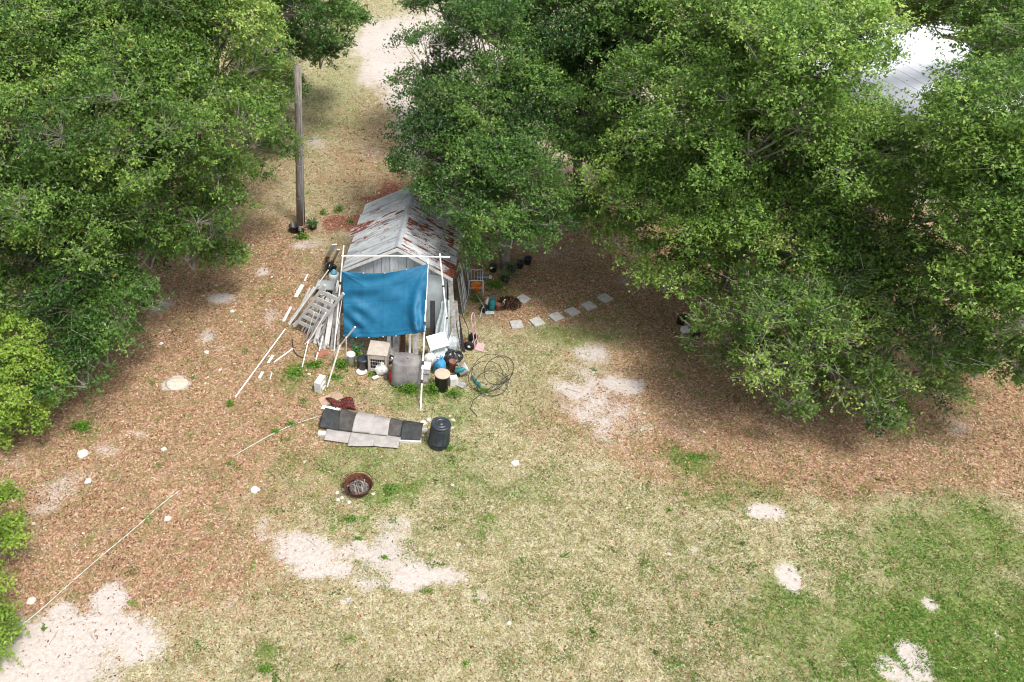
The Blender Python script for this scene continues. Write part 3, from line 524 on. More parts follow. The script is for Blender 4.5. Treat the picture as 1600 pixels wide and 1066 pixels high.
# ------------------------------------------------------------------ shed
YAW = math.radians(-8.4); RX = Vector((math.cos(YAW), math.sin(YAW), 0)); RY = Vector((-math.sin(YAW), math.cos(YAW), 0)); ZZ = Vector((0, 0, 1))
O = Vector((-1.52, 21.30, 0)); SW, SL, EH, AH = 3.16, 3.7, 2.30, 3.17
def W(a, b, z): return O + RX * a + RY * b + ZZ * z
def shed():
    T = Thing('shed', W(SW / 2, SL / 2, 0), 'old grey board shed with a rusty metal gable roof beside the rounded oak', 'shed')
    fr = MB(); fr.hexa([W(.04, .04, 0), W(SW - .04, .04, 0), W(SW - .04, SL - .04, 0), W(.04, SL - .04, 0)], [W(.04, .04, EH - .1), W(SW - .04, .04, EH - .1), W(SW - .04, SL - .04, EH - .1), W(.04, SL - .04, EH - .1)])
    wall = T.part('wall', fr, M['greywood'])
    def rz(a): return EH + (AH - EH) * (1 - abs(a - SW / 2) / (SW / 2)) - .07
    nb = 12
    for k in range(nb):
        a0, a1 = SW * k / nb + .006, SW * (k + 1) / nb - .006; j = random.uniform(-.012, .012); mb = MB()
        am = min(max(SW / 2, a0), a1)
        z0 = .02 + random.uniform(0, .05)
        mb.hexa([W(a0, -.03 + j, z0), W(a1, -.03 + j, z0), W(a1, .0, z0), W(a0, .0, z0)], [W(a0, -.03 + j, rz(a0)), W(a1, -.03 + j, rz(a1)), W(a1, 0, rz(a1)), W(a0, 0, rz(a0))])
        T.part('wall_board', mb, M['wallboard'], wall)
        mb = MB(); mb.hexa([W(a0, SL, z0), W(a1, SL, z0), W(a1, SL + .03, z0), W(a0, SL + .03, z0)], [W(a0, SL, rz(a0)), W(a1, SL, rz(a1)), W(a1, SL + .03, rz(a1)), W(a0, SL + .03, rz(a0))])
        T.part('wall_board', mb, M['wallboard'], wall)
    for sgn, a in ((-1, 0), (1, SW)):
        ns = 6
        for k in range(ns):
            b0, b1 = SL * k / ns + .004, SL * (k + 1) / ns - .004; mb = MB(); m_ = 12
            def fn(u, v): return W(a + sgn * (.035 + .014 * math.cos(u * m_ * math.pi)), b0 + (b1 - b0) * u, .03 + v * (EH - .12))
            mb.grid(fn, 24, 1); mb.smooth = False; T.part('wall_sheet', mb, M['wallmetal'], wall, solid=.004)
    # roof: base deck, sheets, cap, fascia
    dk = MB(); E_ = .14
    for sgn in (-1, 1):
        ae = SW / 2 + sgn * (SW / 2 + E_); ze = EH - (AH - EH) / (SW / 2) * E_
        dk.hexa([W(SW / 2, -.14, AH - .05), W(ae, -.14, ze - .05), W(ae, SL + .14, ze - .05), W(SW / 2, SL + .14, AH - .05)], [W(SW / 2, -.14, AH), W(ae, -.14, ze), W(ae, SL + .14, ze), W(SW / 2, SL + .14, AH)])
    roof = T.part('roof', dk, M['greywood'])
    for sgn in (-1, 1):
        ns = 6; wd = (SL + .36) / ns
        for k in range(ns):
            b0 = -.18 + wd * k - .02; b1 = b0 + wd + .05; over = random.uniform(.02, .14) + (.16 if (sgn < 0 and k == 3) else 0); lift = .012 + .007 * (k % 2); mb = MB(); nu, nv = 22, 14; rs = []
            tw_ = random.uniform(-.02, .02)
            for j in range(nv + 1):
                for i in range(nu + 1):
                    u, v = i / nu, j / nv; s_ = v * (SW / 2 + E_ + over); rib = .016 if (i % 11 in (0, 1)) else .0; rib += .003 * math.cos(i * math.pi)
                    zz = AH - (AH - EH) / (SW / 2) * s_ + lift + rib + .01 * math.sin(v * 5 + k * 2) * v
                    mb.v.append(W(SW / 2 + sgn * s_, b0 + (b1 - b0) * u + tw_ * v, zz + .012))
                    # rust: lots on the right slope's front sheets and low edge, some on left
                    if sgn > 0: rv = [.005, -.02, .045, .02, -.01, -.02][k] + (.26 * max(0, v - .74) / .26 if k == 0 else .0) + (.10 if (k == 0 and u > .85) else 0)
                    else: rv = [-.16, -.11, -.075, -.01, -.07, -.14][k] + (.10 * v if k in (2, 3) else 0)
                    rs.append(rv)
            for j in range(nv):
                for i in range(nu):
                    q = j * (nu + 1) + i; f = [q, q + 1, q + nu + 2, q + nu + 1]; mb.f.append(f if sgn < 0 else f[::-1])
            o = T.part('roof_sheet', mb, M['roof'], roof, solid=.003); at = o.data.attributes.new('rust', 'FLOAT', 'POINT'); at.data.foreach_set('value', rs)
    cp = MB()
    for sgn in (-1, 1):
        s_ = .10; zc = AH - (AH - EH) / (SW / 2) * s_ + .062
        cp.hexa([W(SW / 2, -.2, AH + .052), W(SW / 2 + sgn * s_, -.2, zc - .012), W(SW / 2 + sgn * s_, SL + .2, zc - .012), W(SW / 2, SL + .2, AH + .052)], [W(SW / 2, -.2, AH + .066), W(SW / 2 + sgn * s_, -.2, zc), W(SW / 2 + sgn * s_, SL + .2, zc), W(SW / 2, SL + .2, AH + .066)])
    T.part('ridge_cap', cp, mat('ridge_metal', (.34, .36, .38), .5, .2, 4, metal=.1), roof)
    for sgn in (-1, 1):
        ae = SW / 2 + sgn * (SW / 2 + E_ + .03); ze = EH - (AH - EH) / (SW / 2) * (E_ + .03); mb = MB()
        mb.hexa([W(SW / 2, -.20, AH - .12), W(ae, -.20, ze - .12), W(ae, -.165, ze - .12), W(SW / 2, -.165, AH - .12)], [W(SW / 2, -.20, AH + .0), W(ae, -.20, ze + .0), W(ae, -.165, ze + .0), W(SW / 2, -.165, AH + .0)])
        T.part('fascia_board', mb, M['whitewood'], roof)
    # pale flat door panel on the right half of the front
    dp = MB().hexa([W(2.38, -.075, .05), W(3.02, -.075, .05), W(3.02, -.045, .05), W(2.38, -.045, .05)], [W(2.38, -.075, 2.2), W(3.02, -.075, 2.2), W(3.02, -.045, 2.2), W(2.38, -.045, 2.2)])
    T.part('door_panel', dp, mat('pale_blue_grey_paint', (.55, .61, .64), .6, .12, 3, .1))
shed()
def roof_leaves():
    r_ = np.random.default_rng(12); n = 520; b = SL * r_.random(n) ** .8; a = r_.random(n) * SW; a = np.where(r_.random(n) < .65, SW * (.5 + .5 * r_.random(n)), a)
    z = AH - (AH - EH) / (SW / 2) * np.abs(a - SW / 2) + .05; o_ = np.array(O); P = o_ + a[:, None] * np.array(RX) + b[:, None] * np.array(RY); P[:, 2] = z
    an = r_.uniform(0, 6.28, n); d = np.stack([np.cos(an), np.sin(an), -np.sign(a - SW / 2) * .5 * np.cos(an)], 1) * .035; s_ = np.stack([-np.sin(an), np.cos(an), np.sign(a - SW / 2) * .5 * np.sin(an)], 1) * .014
    tag(np_mesh('roof_leaves', np.stack([P - d, P + s_, P + d, P - s_], 1), 4, M['litterleaf'], r_.random(n) * .5), 'dry fallen leaves lying on the rusty shed roof', 'fallen leaves', None, 'stuff')
roof_leaves()
# ------------------------------------------------------------------ canopy frame and tarp
def line(a, b, t): return Vector(a) * (1 - t) + Vector(b) * t
FL0, FL1 = V(537, 384, 20.55), G(522, 548)
FM0, FM1 = V(669, 404, 20.55), G(657, 640)
FR0, FR1 = V(687, 396, 20.6), V(698, 498, 19.6)
def canopy():
    T = Thing('canopy_frame', G(600, 545), 'white metal pole frame standing over the shed front, holding the blue tarp', 'frame')
    T.part('post', MB().tube([FL0, FL1], .024), M['pvc']); T.part('post', MB().tube([FM0, FM1], .024), M['pvc']); T.part('post', MB().tube([FR0, FR1], .024), M['pvc'])
    T.part('post', MB().tube([V(696, 494, 19.6), G(689, 566)], .022), M['pvc'])
    T.part('crossbar', MB().tube([V(533, 400, 20.52), V(618, 400, 20.5), V(703, 402, 20.52)], .024), M['pvc'])
    T.part('brace', MB().tube([line(FL0, FL1, .9), V(541, 430, 20.4)], .012), M['pvc'])
    for P, Q, t in ((FL0, FL1, .34), (FM0, FM1, .44), (FM0, FM1, .70), (FR0, FR1, .5), (FR0, FR1, .99), (FM0, FM1, .82)):
        T.part('clamp', MB().tube([line(P, Q, t - .012), line(P, Q, t + .012)], .042, 10), M['black'])
canopy()
def tarp():
    TL, TR = line(FL0, FL1, .235) + Vector((0, -.05, 0)), line(FM0, FM1, .035) + Vector((0, -.05, 0))
    def on(P, Q, py):
        lo, hi = 0, 1
        for _ in range(30):
            t = (lo + hi) / 2; p = line(P, Q, t); v = (-p.y * _s - (p.z - CAM_H) * _c) / (p.y * _c - (p.z - CAM_H) * _s)
            if CY + FPX * v < py: lo = t
            else: hi = t
        return line(P, Q, t)
    TL = on(FL0, FL1, 422) + Vector((.02, -.05, 0)); TR = on(FM0, FM1, 411) + Vector((0, -.05, 0)); BL = on(FL0, FL1, 524) + Vector((.28, -.05, .02)); BR = on(FM0, FM1, 516) + Vector((0, -.05, 0))
    nrm = (TR - TL).cross(BL - TL).normalized(); nrm = -nrm if nrm.y > 0 else nrm
    down = ((BL - TL) + (BR - TR)).normalized()
    rr = random.Random(3); cre = []
    for (cu, cv, a0, a1, nn_) in ((0, 0, .2, 1.2, 5), (1, 0, 1.9, 2.9, 5), (0, 1, -1.2, -.2, 6), (1, 1, -2.9, -1.8, 6), (.86, .8, 1.2, 2.6, 4)):
        for _ in range(nn_): cre.append((cu, cv, rr.uniform(a0, a1), rr.uniform(.25, .6), rr.uniform(.008, .02) * rr.choice((1, 1, -1))))
    def crease(u, v):
        o_ = 0
        for (cu, cv, a, L_, h_) in cre:
            du, dv = u - cu, v - cv; al = du * math.cos(a) + dv * math.sin(a); pe = abs(-du * math.sin(a) + dv * math.cos(a))
            if -.02 < al < L_: o_ += h_ * math.exp(-pe / .018) * min(1, (L_ - al) / L_ * 1.6)
        for g in (.25, .5, .75): o_ += .006 * (math.exp(-abs(u - g) / .008) - math.exp(-abs(v - g) / .01))
        return o_
    def fn(u, v):
        p = line(line(TL, TR, u), line(BL, BR, u), v)
        p = p + down * (.16 * math.sin(math.pi * u) * (1 - v) ** 2 + .10 * (math.sin(math.pi * u) ** .7) * v)
        bell = -.14 * math.sin(math.pi * u) * math.sin(math.pi * v)
        # folds hanging from the corners
        wr = .032 * math.sin(14 * (v * 1.1 - u * .55)) * math.exp(-((u - .28) / .3) ** 2) * math.sin(math.pi * v)
        wr += .055 * math.sin(30 * (v * .8 - u * .75)) * math.exp(-((u - .16) / .15) ** 2 - ((v - .78) / .25) ** 2)
        wr += .014 * math.sin(26 * v + 8 * u * u) + .025 * math.sin(9 * v - 14 * u) * u * math.sin(math.pi * v)
        rf = .24 * math.exp(-((u - (.86 + .08 * (v - .6) ** 2 * 6)) / .05) ** 2) * max(0, min(1, (v - .2) * 1.8)) * (1 if v < .9 else (1 - v) * 10)
        rf2 = -.08 * math.exp(-((u - .95) / .03) ** 2) * max(0, v - .3)
        hem = .02 * math.exp(-((v - .93) / .012) ** 2) + .02 * math.sin(u * 22) * (v > .9) * (v - .9) * 10
        return p + nrm * (bell + wr + rf + rf2 + hem + crease(u, v))
    mb = MB().grid(fn, 150, 130)
    T = Thing('tarp', (BL + BR) / 2, 'bright blue tarpaulin stretched between white poles in front of the shed', 'tarp')
    T.part('sheet', mb, M['tarp'], solid=.003)
    for p in (TL, TR, BL, BR, fn(.16, 1), fn(.32, 1), fn(.5, 1), fn(.66, 1), fn(.84, 1), fn(.25, 0), fn(.5, 0), fn(.75, 0)):
        p = Vector(p); T.part('grommet', MB().tube([p + nrm * .006, p + nrm * .012], .022, 10), M['alu'])
    for a, b in ((TL, FL0 * .77 + FL1 * .23), (BR, line(FM0, FM1, .45)), (BL, line(FL0, FL1, .92))):
        T.part('tie_cord', MB().tube([a + nrm * .01, b], .006, 5), M['black'])
tarp()
# ------------------------------------------------------------------ small kit of things
def rod(name, a, b, r, m, label, cat, group=None, bend=0):
    mid = (Vector(a) + Vector(b)) / 2; pts = [a, mid + Vector((0, 0, bend)), b] if bend else [a, b]
    return single(name, MB().tube(pts, r, 8), m, mid, label, cat, group)
def board(name, a, b, wd, th, m, label, cat, group=None, up=(0, 0, 1)):
    mid = (Vector(a) + Vector(b)) / 2
    return single(name, MB().plank(a, b, wd, th, up), m, mid, label, cat, group, bevel=.004)
def up(v, h): return Vector((v[0], v[1], v[2] + h))
def cyl_rot(d): return Vector(d).normalized().to_track_quat('Z', 'Y').to_matrix()
BG = 'boards and poles leaning at the left side of the shed'
wallL = lambda b, h: W(-.06, b, h)
# ladder
def ladder():
    a, b = up(G(474, 522), .15), V(522, 452, 20.15)
    d = (b - a).normalized(); sdv = (G(487, 529) - G(460, 516)) * .5; L_ = (b - a).length
    T = Thing('ladder', (a.x, a.y, 0), 'aluminium ladder leaning against the left side of the shed', 'ladder')
    nn = sdv.cross(d).normalized() * .04; nn = nn if nn.z > 0 else -nn
    for s_ in (-1, 1):
        T.part('side_rail', MB().plank(a + sdv * s_, b + sdv * s_, .09, .05, up=nn), M['alu'])
    k = 0; t = .3
    while t < L_ - .1:
        p = a + d * t + nn * .2; T.part('rung', MB().plank(p - sdv, p + sdv, .13, .03, up=nn), M['alu']); t += .34
ladder()
for k in range(12):
    a = up(G(456 + 4.5 * k + random.uniform(-3, 3), 505 + 3 * k + random.uniform(-4, 4)), .03); b = V(508 + 2 * k, 462 - random.uniform(0, 30), 20.7 + random.uniform(-.1, .3))
    board('leaning_strip', a, line(a, b, random.uniform(.7, 1)), random.uniform(.05, .12), .025, (M['alu'], M['pvc'], M['greywood'], M['whitewood'])[k % 4], 'grey or white strip in the dense fan of leaning boards behind the ladder', 'strip', 'strips fanned out behind the ladder')
def lboard(a, b, wd, th, m, label, name='wood_board', cat='board', u=(0, 0, 1)): board(name, a, b, wd, th, M[m], label, cat, BG, u)
lboard(up(G(512, 402), .03), V(523, 382, 22.6), .17, .03, 'whitewood', 'short white board standing highest, at the upper end of the pile beside the roof eave')
lboard(up(G(521, 408), .03), V(529, 390, 22.2), .10, .03, 'whitewood', 'narrow white board beside the highest board near the eave')
lboard(up(G(476, 497), .03), V(497, 459, 20.9), .22, .02, 'whitewood', 'wide white board leaning just left of the white bucket behind the ladder')
lboard(up(G(451, 507), .02), V(491, 449, 21.4), .08, .04, 'whitewood', 'long white batten, outermost of the pair leading to the grey cooler')
lboard(up(G(460, 502), .02), V(484, 450, 21.6), .06, .04, 'whitewood', 'long white batten on the left of the pair pointing at the cooler')
rod('pole', up(G(452, 509), .02), V(513, 422, 21.2), .018, M['pvc'], 'thin white pole reaching from the ground up past the grey cooler lid', 'pole', BG)
lboard(up(G(462, 465), .02), up(G(473, 447), .06), .14, .02, 'whitewood', 'white wedge-shaped offcut lying on leaves left of the cooler')
lboard(up(G(476, 440), .02), up(G(481, 430), .05), .06, .02, 'whitewood', 'smallest white offcut, farthest up the slope of leaves from the ladder')
lboard(up(G(443, 503), .02), up(G(455, 481), .04), .09, .02, 'whitewood', 'white offcut lying flat on leaves at the far left of the pile')
rod('pole', up(G(368, 621), .02), up(G(446, 518), .10), .022, M['pvc'], 'long white pole lying across the brown leaves toward a green weed', 'pole', BG)
rod('pole', up(G(428, 567), .02), up(G(458, 546), .04), .022, M['pvc'], 'short white pole on the grass below the foot of the ladder', 'pole', BG)
lboard(up(G(419, 568), .02), up(G(427, 556), .03), .09, .015, 'whitewood', 'thin white slat on leaves beside the short white pole')
lboard(up(G(405, 592), .02), up(G(411, 582), .03), .09, .015, 'whitewood', 'white splintered scrap lying in the leaves left of the green weeds')
lboard(up(G(422, 594), .02), up(G(425, 582), .03), .03, .015, 'whitewood', 'sliver of white wood nearest the long pole on the leaves')
rod('pole', up(G(472, 575), .02), up(G(483, 543), .3), .018, M['pvc'], 'white pole leaning in the weeds left of the terracotta tile', 'pole', BG)
rod('pole', up(G(481, 537), .02), V(509, 489, 20.0), .022, M['pvc'], 'white pipe propped along the right rail of the ladder', 'pole', BG)
rod('pole', up(G(491, 572), .02), up(G(497, 556), .12), .024, M['pvc'], 'stubby white pipe poking out below the terracotta tile', 'pole', BG)
rod('pole', up(G(499, 552), .1), up(G(506, 536), .35), .022, M['pvc'], 'short white pipe stuck upright in the firewood bundle', 'pole', BG)
gl = ['grey plank leaning nearest the ladder with moss on it', 'weathered grey plank second from the ladder', 'weathered grey plank leaning between the ladder and the white frame post', 'weathered grey plank just left of the white frame post', 'dark grey plank leaning right against the white frame post', 'narrow grey plank standing closest to the tarp edge']
for k, lb in enumerate(gl):
    a = G(483 + 9 * k, 536 + 2.2 * k); b = V(506 + 5.2 * k, 470 - 3 * k, 20.55)
    lboard(up(a, .03), b, [.12, .14, .10, .16, .12, .08][k], .03, 'greywood' if k not in (1, 3) else 'whitewood', lb if k not in (1, 3) else ['', 'weathered whitish plank second from the ladder', '', 'weathered whitish plank just left of the white frame post'][k])
board('wood_board', up(G(528, 512), .03), V(537, 490, 20.2), .07, .03, M['pvc'], 'short white stick leaning at the left tarp edge', 'board', BG)
for k in range(16):
    a = up(G(random.uniform(470, 524), random.uniform(520, 542)), .02); b = V(random.uniform(500, 534), random.uniform(455, 500), random.uniform(20.2, 20.7)); m_ = ('greywood', 'pvc', 'stick', 'whitewood', 'black')[k % 5]
    rod('pole', a, line(a, b, random.uniform(.5, 1)), random.uniform(.010, .024), M[m_], 'thin stick in the jumbled fan of poles between ladder and tarp', 'pole', 'thin sticks jumbled between the ladder and the tarp')
# PVC legs in front of the tarp
PG = 'loose white frame legs before the tarp'
rod('frame_leg', V(555, 511, 18.35), up(G(514, 562), .02), .026, M['pvc'], 'white tube slanting down-left from the lower left tarp corner', 'pipe', PG)
rod('frame_leg', V(541, 527, 18.6), up(G(541, 566), .02), .022, M['pvc'], 'white tube standing upright beside the tall white bucket', 'pipe', PG)
rod('frame_leg', V(531, 540, 18.1), up(G(511, 606), .02), .026, M['pvc'], 'white tube running down to the white concrete block', 'pipe', PG)
# cooler
def cooler():
    c = G(510, 462); T = Thing('cooler_box', c, 'black storage box with a pale grey lid left of the shed', 'storage box')
    r_ = YAW; q = lambda x, y, z: c + RX * x + RY * y + ZZ * z
    T.part('body', MB().hexa([q(-.26, -.2, 0), q(.26, -.2, 0), q(.26, .2, 0), q(-.26, .2, 0)], [q(-.31, -.24, .42), q(.31, -.24, .42), q(.31, .24, .42), q(-.31, .24, .42)]), M['black'], bevel=.015)
    T.part('lid', MB().hexa([q(-.34, -.27, .425), q(.34, -.27, .425), q(.34, .27, .425), q(-.34, .27, .425)], [q(-.32, -.25, .485), q(.32, -.25, .485), q(.32, .25, .485), q(-.32, .25, .485)]), M['cooler'], bevel=.015)
    T.part('latch', MB().box(q(0, -.275, .40), (.10, .02, .09), r_), M['cooler'])
cooler()
def bucket(name, p, r, h, m, label, cat='bucket', lid=None, tilt=None, rim=True, group=None, handle=False, n=20):
    T = Thing(name, p, label, cat, group); R = tilt
    T.part('body', MB().lathe([(r * .82, 0), (r * .97, h * .9), (r, h * .91), (r, h), (r * .9, h), (r * .76, .03), (0.0001, .03)], p, n, R), M[m])
    if lid:
        T.part('lid', MB().lathe([(r * 1.05, h + .002), (r * 1.05, h + .03), (r * .93, h + .045), (r * .3, h + .04), (.001, h + .04)], p, n, R), M[lid])
    if handle:
        R2 = R or Matrix.Identity(3); T.part('handle', MB().tube([Vector(p) + R2 @ Vector((r * math.cos(t) * 1.02, r * .5 * math.sin(t), h * .85 - r * .4 * math.sin(t))) for t in np.linspace(0, math.pi, 9)], .006, 5), M['alu'])
    return T
p = up(G(506, 470), 0); bucket('bucket', p, .15, .36, 'white', 'round white bucket behind the upper end of the ladder', handle=True)
def jug():
    p = G(523, 446) ; T = Thing('water_jug', p, 'squat white drink jug with a light blue lid behind the cooler', 'jug')
    T.part('body', MB().lathe([(.17, 0), (.21, .06), (.21, .40), (.19, .48), (.15, .52), (.001, .52)], p), M['white']); T.part('lid', MB().lathe([(.12, .522), (.12, .58), (.06, .61), (.05, .66), (.001, .66)], p), mat('light_blue_lid', (.12, .42, .58), .5)); T.part('band', MB().lathe([(.212, .30), (.222, .31), (.222, .35), (.212, .36)], p), M['cooler'])
jug()
def bag(name, p, r, h, m, label, cat='bag', seed=0, sx=1.0, knot=True):
    rr = np.random.default_rng(seed); T = Thing(name, p, label, cat); mb = MB(); n, k = 26, 14; ph = rr.uniform(0, 6, 8)
    for j in range(k + 1):
        v = j / k; rad = r * (math.sin(math.pi * min(v * .92 + .08, 1)) ** .55) * (1 if v < .75 else 1 - (v - .75) * 2.6)
        for i in range(n):
            t = 2 * math.pi * i / n; w_ = 1 + .10 * math.sin(3 * t + ph[0] + v * 3) + .07 * math.sin(7 * t + ph[1] - v * 5) + .05 * math.sin(11 * t + ph[2]) * v + rr.normal(0, .025)
            mb.v.append(Vector(p) + Vector((rad * w_ * math.cos(t) * sx, rad * w_ * math.sin(t), h * (v ** .9) * (1 + .05 * math.sin(2 * t + ph[3])))))
    for j in range(k):
        for i in range(n): q = j * n; mb.f.append([q + i, q + (i + 1) % n, q + n + (i + 1) % n, q + n + i])
    mb.f.append([k * n + i for i in range(n)]); mb.f.append([i for i in range(n)][::-1])
    T.part('body', mb, M[m])
    if knot:
        kb = MB()
        for t in range(6):
            a = t * 1.05 + ph[4]; kb.add([Vector(p) + Vector((0, 0, h * .96)), Vector(p) + Vector((.09 * math.cos(a), .09 * math.sin(a), h * 1.08)), Vector(p) + Vector((.07 * math.cos(a + .5), .07 * math.sin(a + .5), h * 1.14))], [(0, 1, 2)])
        T.part('knot', kb, M[m], solid=.004)
    return T
bag('bag', G(517, 425), .20, .42, 'bagblack', 'black plastic bag wedged behind the white jug by the eave', seed=3)
# concrete block
def block(p, rot, d, m, label, group=None):
    T = Thing('concrete_block', p, label, 'block', group); R = Matrix.Rotation(rot, 3, 'Z') @ Matrix.Rotation(math.radians(90), 3, 'Y'); a, b, h = d; t = .035; mb = MB()
    def bx(cx, cy, sx, sy): mb.box(Vector(p) + ZZ * (a / 2) + R @ Vector((cx, cy, 0)), (sx, sy, h), R=R)
    bx(0, -b / 2 + t / 2, a, t); bx(0, b / 2 - t / 2, a, t)
    for cx in (-a / 2 + t / 2 , 0, a / 2 - t / 2): bx(cx, 0, t, b - 2 * t - .002)
    T.part('shell', mb, M[m]); return T
block(G(501, 608), -.35, (.40, .42, .2), 'blockwhite', 'white hollow concrete block standing at the foot of a white tube')
# firewood, tile, hose arc
def firewood():
    for k in range(9):
        a = up(G(500 + random.uniform(0, 14), 540 + random.uniform(-4, 6)), .05 + .04 * (k // 3)); d = Vector((random.uniform(-.25, .1), random.uniform(.3, .5), random.uniform(.0, .25)))
        rod('firewood_log', a - d * .5, a + d * .6, random.uniform(.025, .045), M['stick'] if k % 2 else M['greywood'], 'split firewood stick in the small brown heap left of the tarp', 'firewood', 'sticks in the brown firewood heap')
firewood()
single('roof_tile', MB().box(up(G(503, 554), .05), (.36, .26, .025), R=Matrix.Rotation(.6, 3, 'Z') @ Matrix.Rotation(.15, 3, 'X')), M['terracotta'], G(503, 554), 'flat reddish terracotta tile lying under the firewood heap', 'tile', bevel=.006)
def arc_tube(pts, r, m, name, label, cat, n=8, group=None, sub=6):
    P = [Vector(p) for p in pts]; out = []
    for i in range(len(P) - 1):
        p0, p1, p2, p3 = P[max(i - 1, 0)], P[i], P[i + 1], P[min(i + 2, len(P) - 1)]
        for k in range(sub):
            t = k / sub; out.append(.5 * ((2 * p1) + (p2 - p0) * t + (2 * p0 - 5 * p1 + 4 * p2 - p3) * t * t + (3 * p1 - p0 - 3 * p2 + p3) * t ** 3))
    out.append(P[-1]); mb = MB().tube(out, r, n); mb.smooth = True
    return single(name, mb, m, P[0], label, cat, group)
arc_tube([up(G(457, 532), .06), up(G(459, 548), .03), up(G(466, 557), .03), up(G(474, 560), .03)], .018, M['tube'], 'hose', 'short dark hose curving through the grass left of the firewood', 'hose')
# ------------------------------------------------------------------ things under the tarp
bucket('bucket', G(549, 569), .14, .42, 'white', 'tall white bucket between two white tubes under the tarp corner', lid=None, handle=True)
def wire_chair():
    p = G(559, 556); T = Thing('plant_stand', p, 'round green wire stand under the lower left of the tarp', 'plant stand')
    mb = MB()
    for z, r in ((.55, .2), (.35, .17), (.05, .2)):
        mb.tube([p + Vector((r * math.cos(t), r * math.sin(t), z)) for t in np.linspace(0, 2 * math.pi, 21)], .009, 5)
    T.part('ring', mb, M['greenmetal'])
    for k in range(5):
        a = k * 2 * math.pi / 5; T.part('leg', MB().tube([p + Vector((.2 * math.cos(a), .2 * math.sin(a), .0)), p + Vector((.17 * math.cos(a), .17 * math.sin(a), .35)), p + Vector((.2 * math.cos(a), .2 * math.sin(a), .55))], .009, 5), M['greenmetal'])
wire_chair()
bucket('bucket', G(567, 575), .18, .36, 'black', 'dark round tub with a blue-grey lid beside the pet carrier', lid='barrelblack')
single('tray', MB().lathe([(.12, .0), (.17, .045), (.16, .045), (.11, .012), (.001, .012)], G(565, 582)), M['white'], G(565, 582), 'shallow white dish on the ground before the dark round tub', 'dish')
def carrier():
    p = G(590, 580); q = lambda x, y, z: p + RX * x + RY * y + ZZ * z; T = Thing('pet_carrier', p, 'beige pet carrier with a dark barred door under the tarp', 'pet carrier')
    w_, d_, h_ = .30, .36, .72
    def shell(x0, x1, y0, y1, z0, z1, nm, m='beige'): T.part(nm, MB().hexa([q(x0, y0, z0), q(x1, y0, z0), q(x1, y1, z0), q(x0, y1, z0)], [q(x0, y0, z1), q(x1, y0, z1), q(x1, y1, z1), q(x0, y1, z1)]), M[m], bevel=.02)
    shell(-w_, -w_ + .07, -.05, .6, 0, h_ - .06, 'side_panel'); shell(w_ - .07, w_, -.05, .6, 0, h_ - .06, 'side_panel'); shell(-w_ - .02, w_ + .02, -.07, .62, h_ - .055, h_, 'top_panel'); shell(-w_ + .072, w_ - .072, .55, .59, .0, h_ - .06, 'back_panel'); shell(-w_ + .072, w_ - .072, -.05, .54, 0, .05, 'floor_panel'); shell(-w_ + .072, w_ - .072, -.055, -.02, h_ - .22, h_ - .058, 'door_lintel')
    g = T.part('door', MB().hexa([q(-w_ + .075, .06, .06), q(w_ - .075, .06, .06), q(w_ - .075, .07, .06), q(-w_ + .075, .07, .06)], [q(-w_ + .075, .06, h_ - .23), q(w_ - .075, .06, h_ - .23), q(w_ - .075, .07, h_ - .23), q(-w_ + .075, .07, h_ - .23)]), M['black'])
    for k in range(7): x = -w_ + .09 + k * (2 * w_ - .18) / 6; T.part('bar', MB().tube([q(x, -.03, .05), q(x, -.03, h_ - .21)], .005, 5), M['alu'], g)
    for z in (.12, .26, .40): T.part('bar', MB().tube([q(-w_ + .08, -.035, z), q(w_ - .08, -.035, z)], .005, 5), M['alu'], g)
carrier()
LG = 'boards standing upright behind the tarp'
for k, (px, c_, wd) in enumerate(((607, 'whitewood', .12), (618, 'greywood', .20), (629, 'deadleaf', .16), (640, 'whitewood', .07), (649, 'greywood', .18), (612, 'greywood', .1))):
    lb = ['pale board right beside the pet carrier', 'wide grey board standing between pet carrier and covered grill', 'dark brown board standing behind the covered grill', 'narrow white post standing behind the covered grill', 'dark grey board standing near the middle frame post', 'thin grey board behind the pale board at the pet carrier'][k]
    board('wood_board', G(px, 562 + (4 if k == 5 else 0)), V(px + 1, 500, 19.7 + .05 * k), wd, .03, M[c_], lb, 'board', LG, up=(0, 1, 0))
bag('bag', G(596, 584), .18, .38, 'white', 'white plastic bag slumped left of the covered grill', seed=8, sx=1.1)
bag('bag', G(612, 596), .15, .40, 'red', 'red cloth bag squeezed between white bag and covered grill', seed=9, sx=.6)
bag('bag', G(609, 566), .16, .25, 'bagblack', 'dark bag lying behind the white and red bags', seed=10)
def grill():
    p = G(636, 596); q = lambda x, y, z: p + RX * x + RY * y + ZZ * z; T = Thing('covered_grill', p, 'boxy grill hidden under a stained grey fabric cover', 'grill')
    rr = np.random.default_rng(4)
    mb = MB(); ring = [(-.46, -.30), (-.2, -.33), (.1, -.33), (.40, -.30), (.43, 0), (.42, .30), (.1, .33), (-.2, .33), (-.45, .30), (-.47, 0)]; n = len(ring); prof = [(0.02, 1.06), (.25, 1.02), (.5, 1.0), (.74, .98), (.79, .96), (.81, .90), (.83, .5), (.83, .01)]
    for z, s_ in prof:
        for i, (x, y) in enumerate(ring): f = 1 + rr.normal(0, .025) + (.05 * math.sin(i * 2.4) if z < .4 else 0); mb.v.append(q(x * s_ * f, y * s_ * f + (.10 if z > .6 else 0), z + rr.normal(0, .008)))
    for j in range(len(prof) - 1):
        for i in range(n): a = j * n; mb.f.append([a + i, a + (i + 1) % n, a + n + (i + 1) % n, a + n + i])
    mb.smooth = True
    T.part('cover', mb, M['greycover'], subsurf=1, solid=.01)
    for x in (-.38, .34):
        T.part('leg', MB().tube([q(x, -.2, 0), q(x, -.2, .2)], .02), M['black'])
grill()
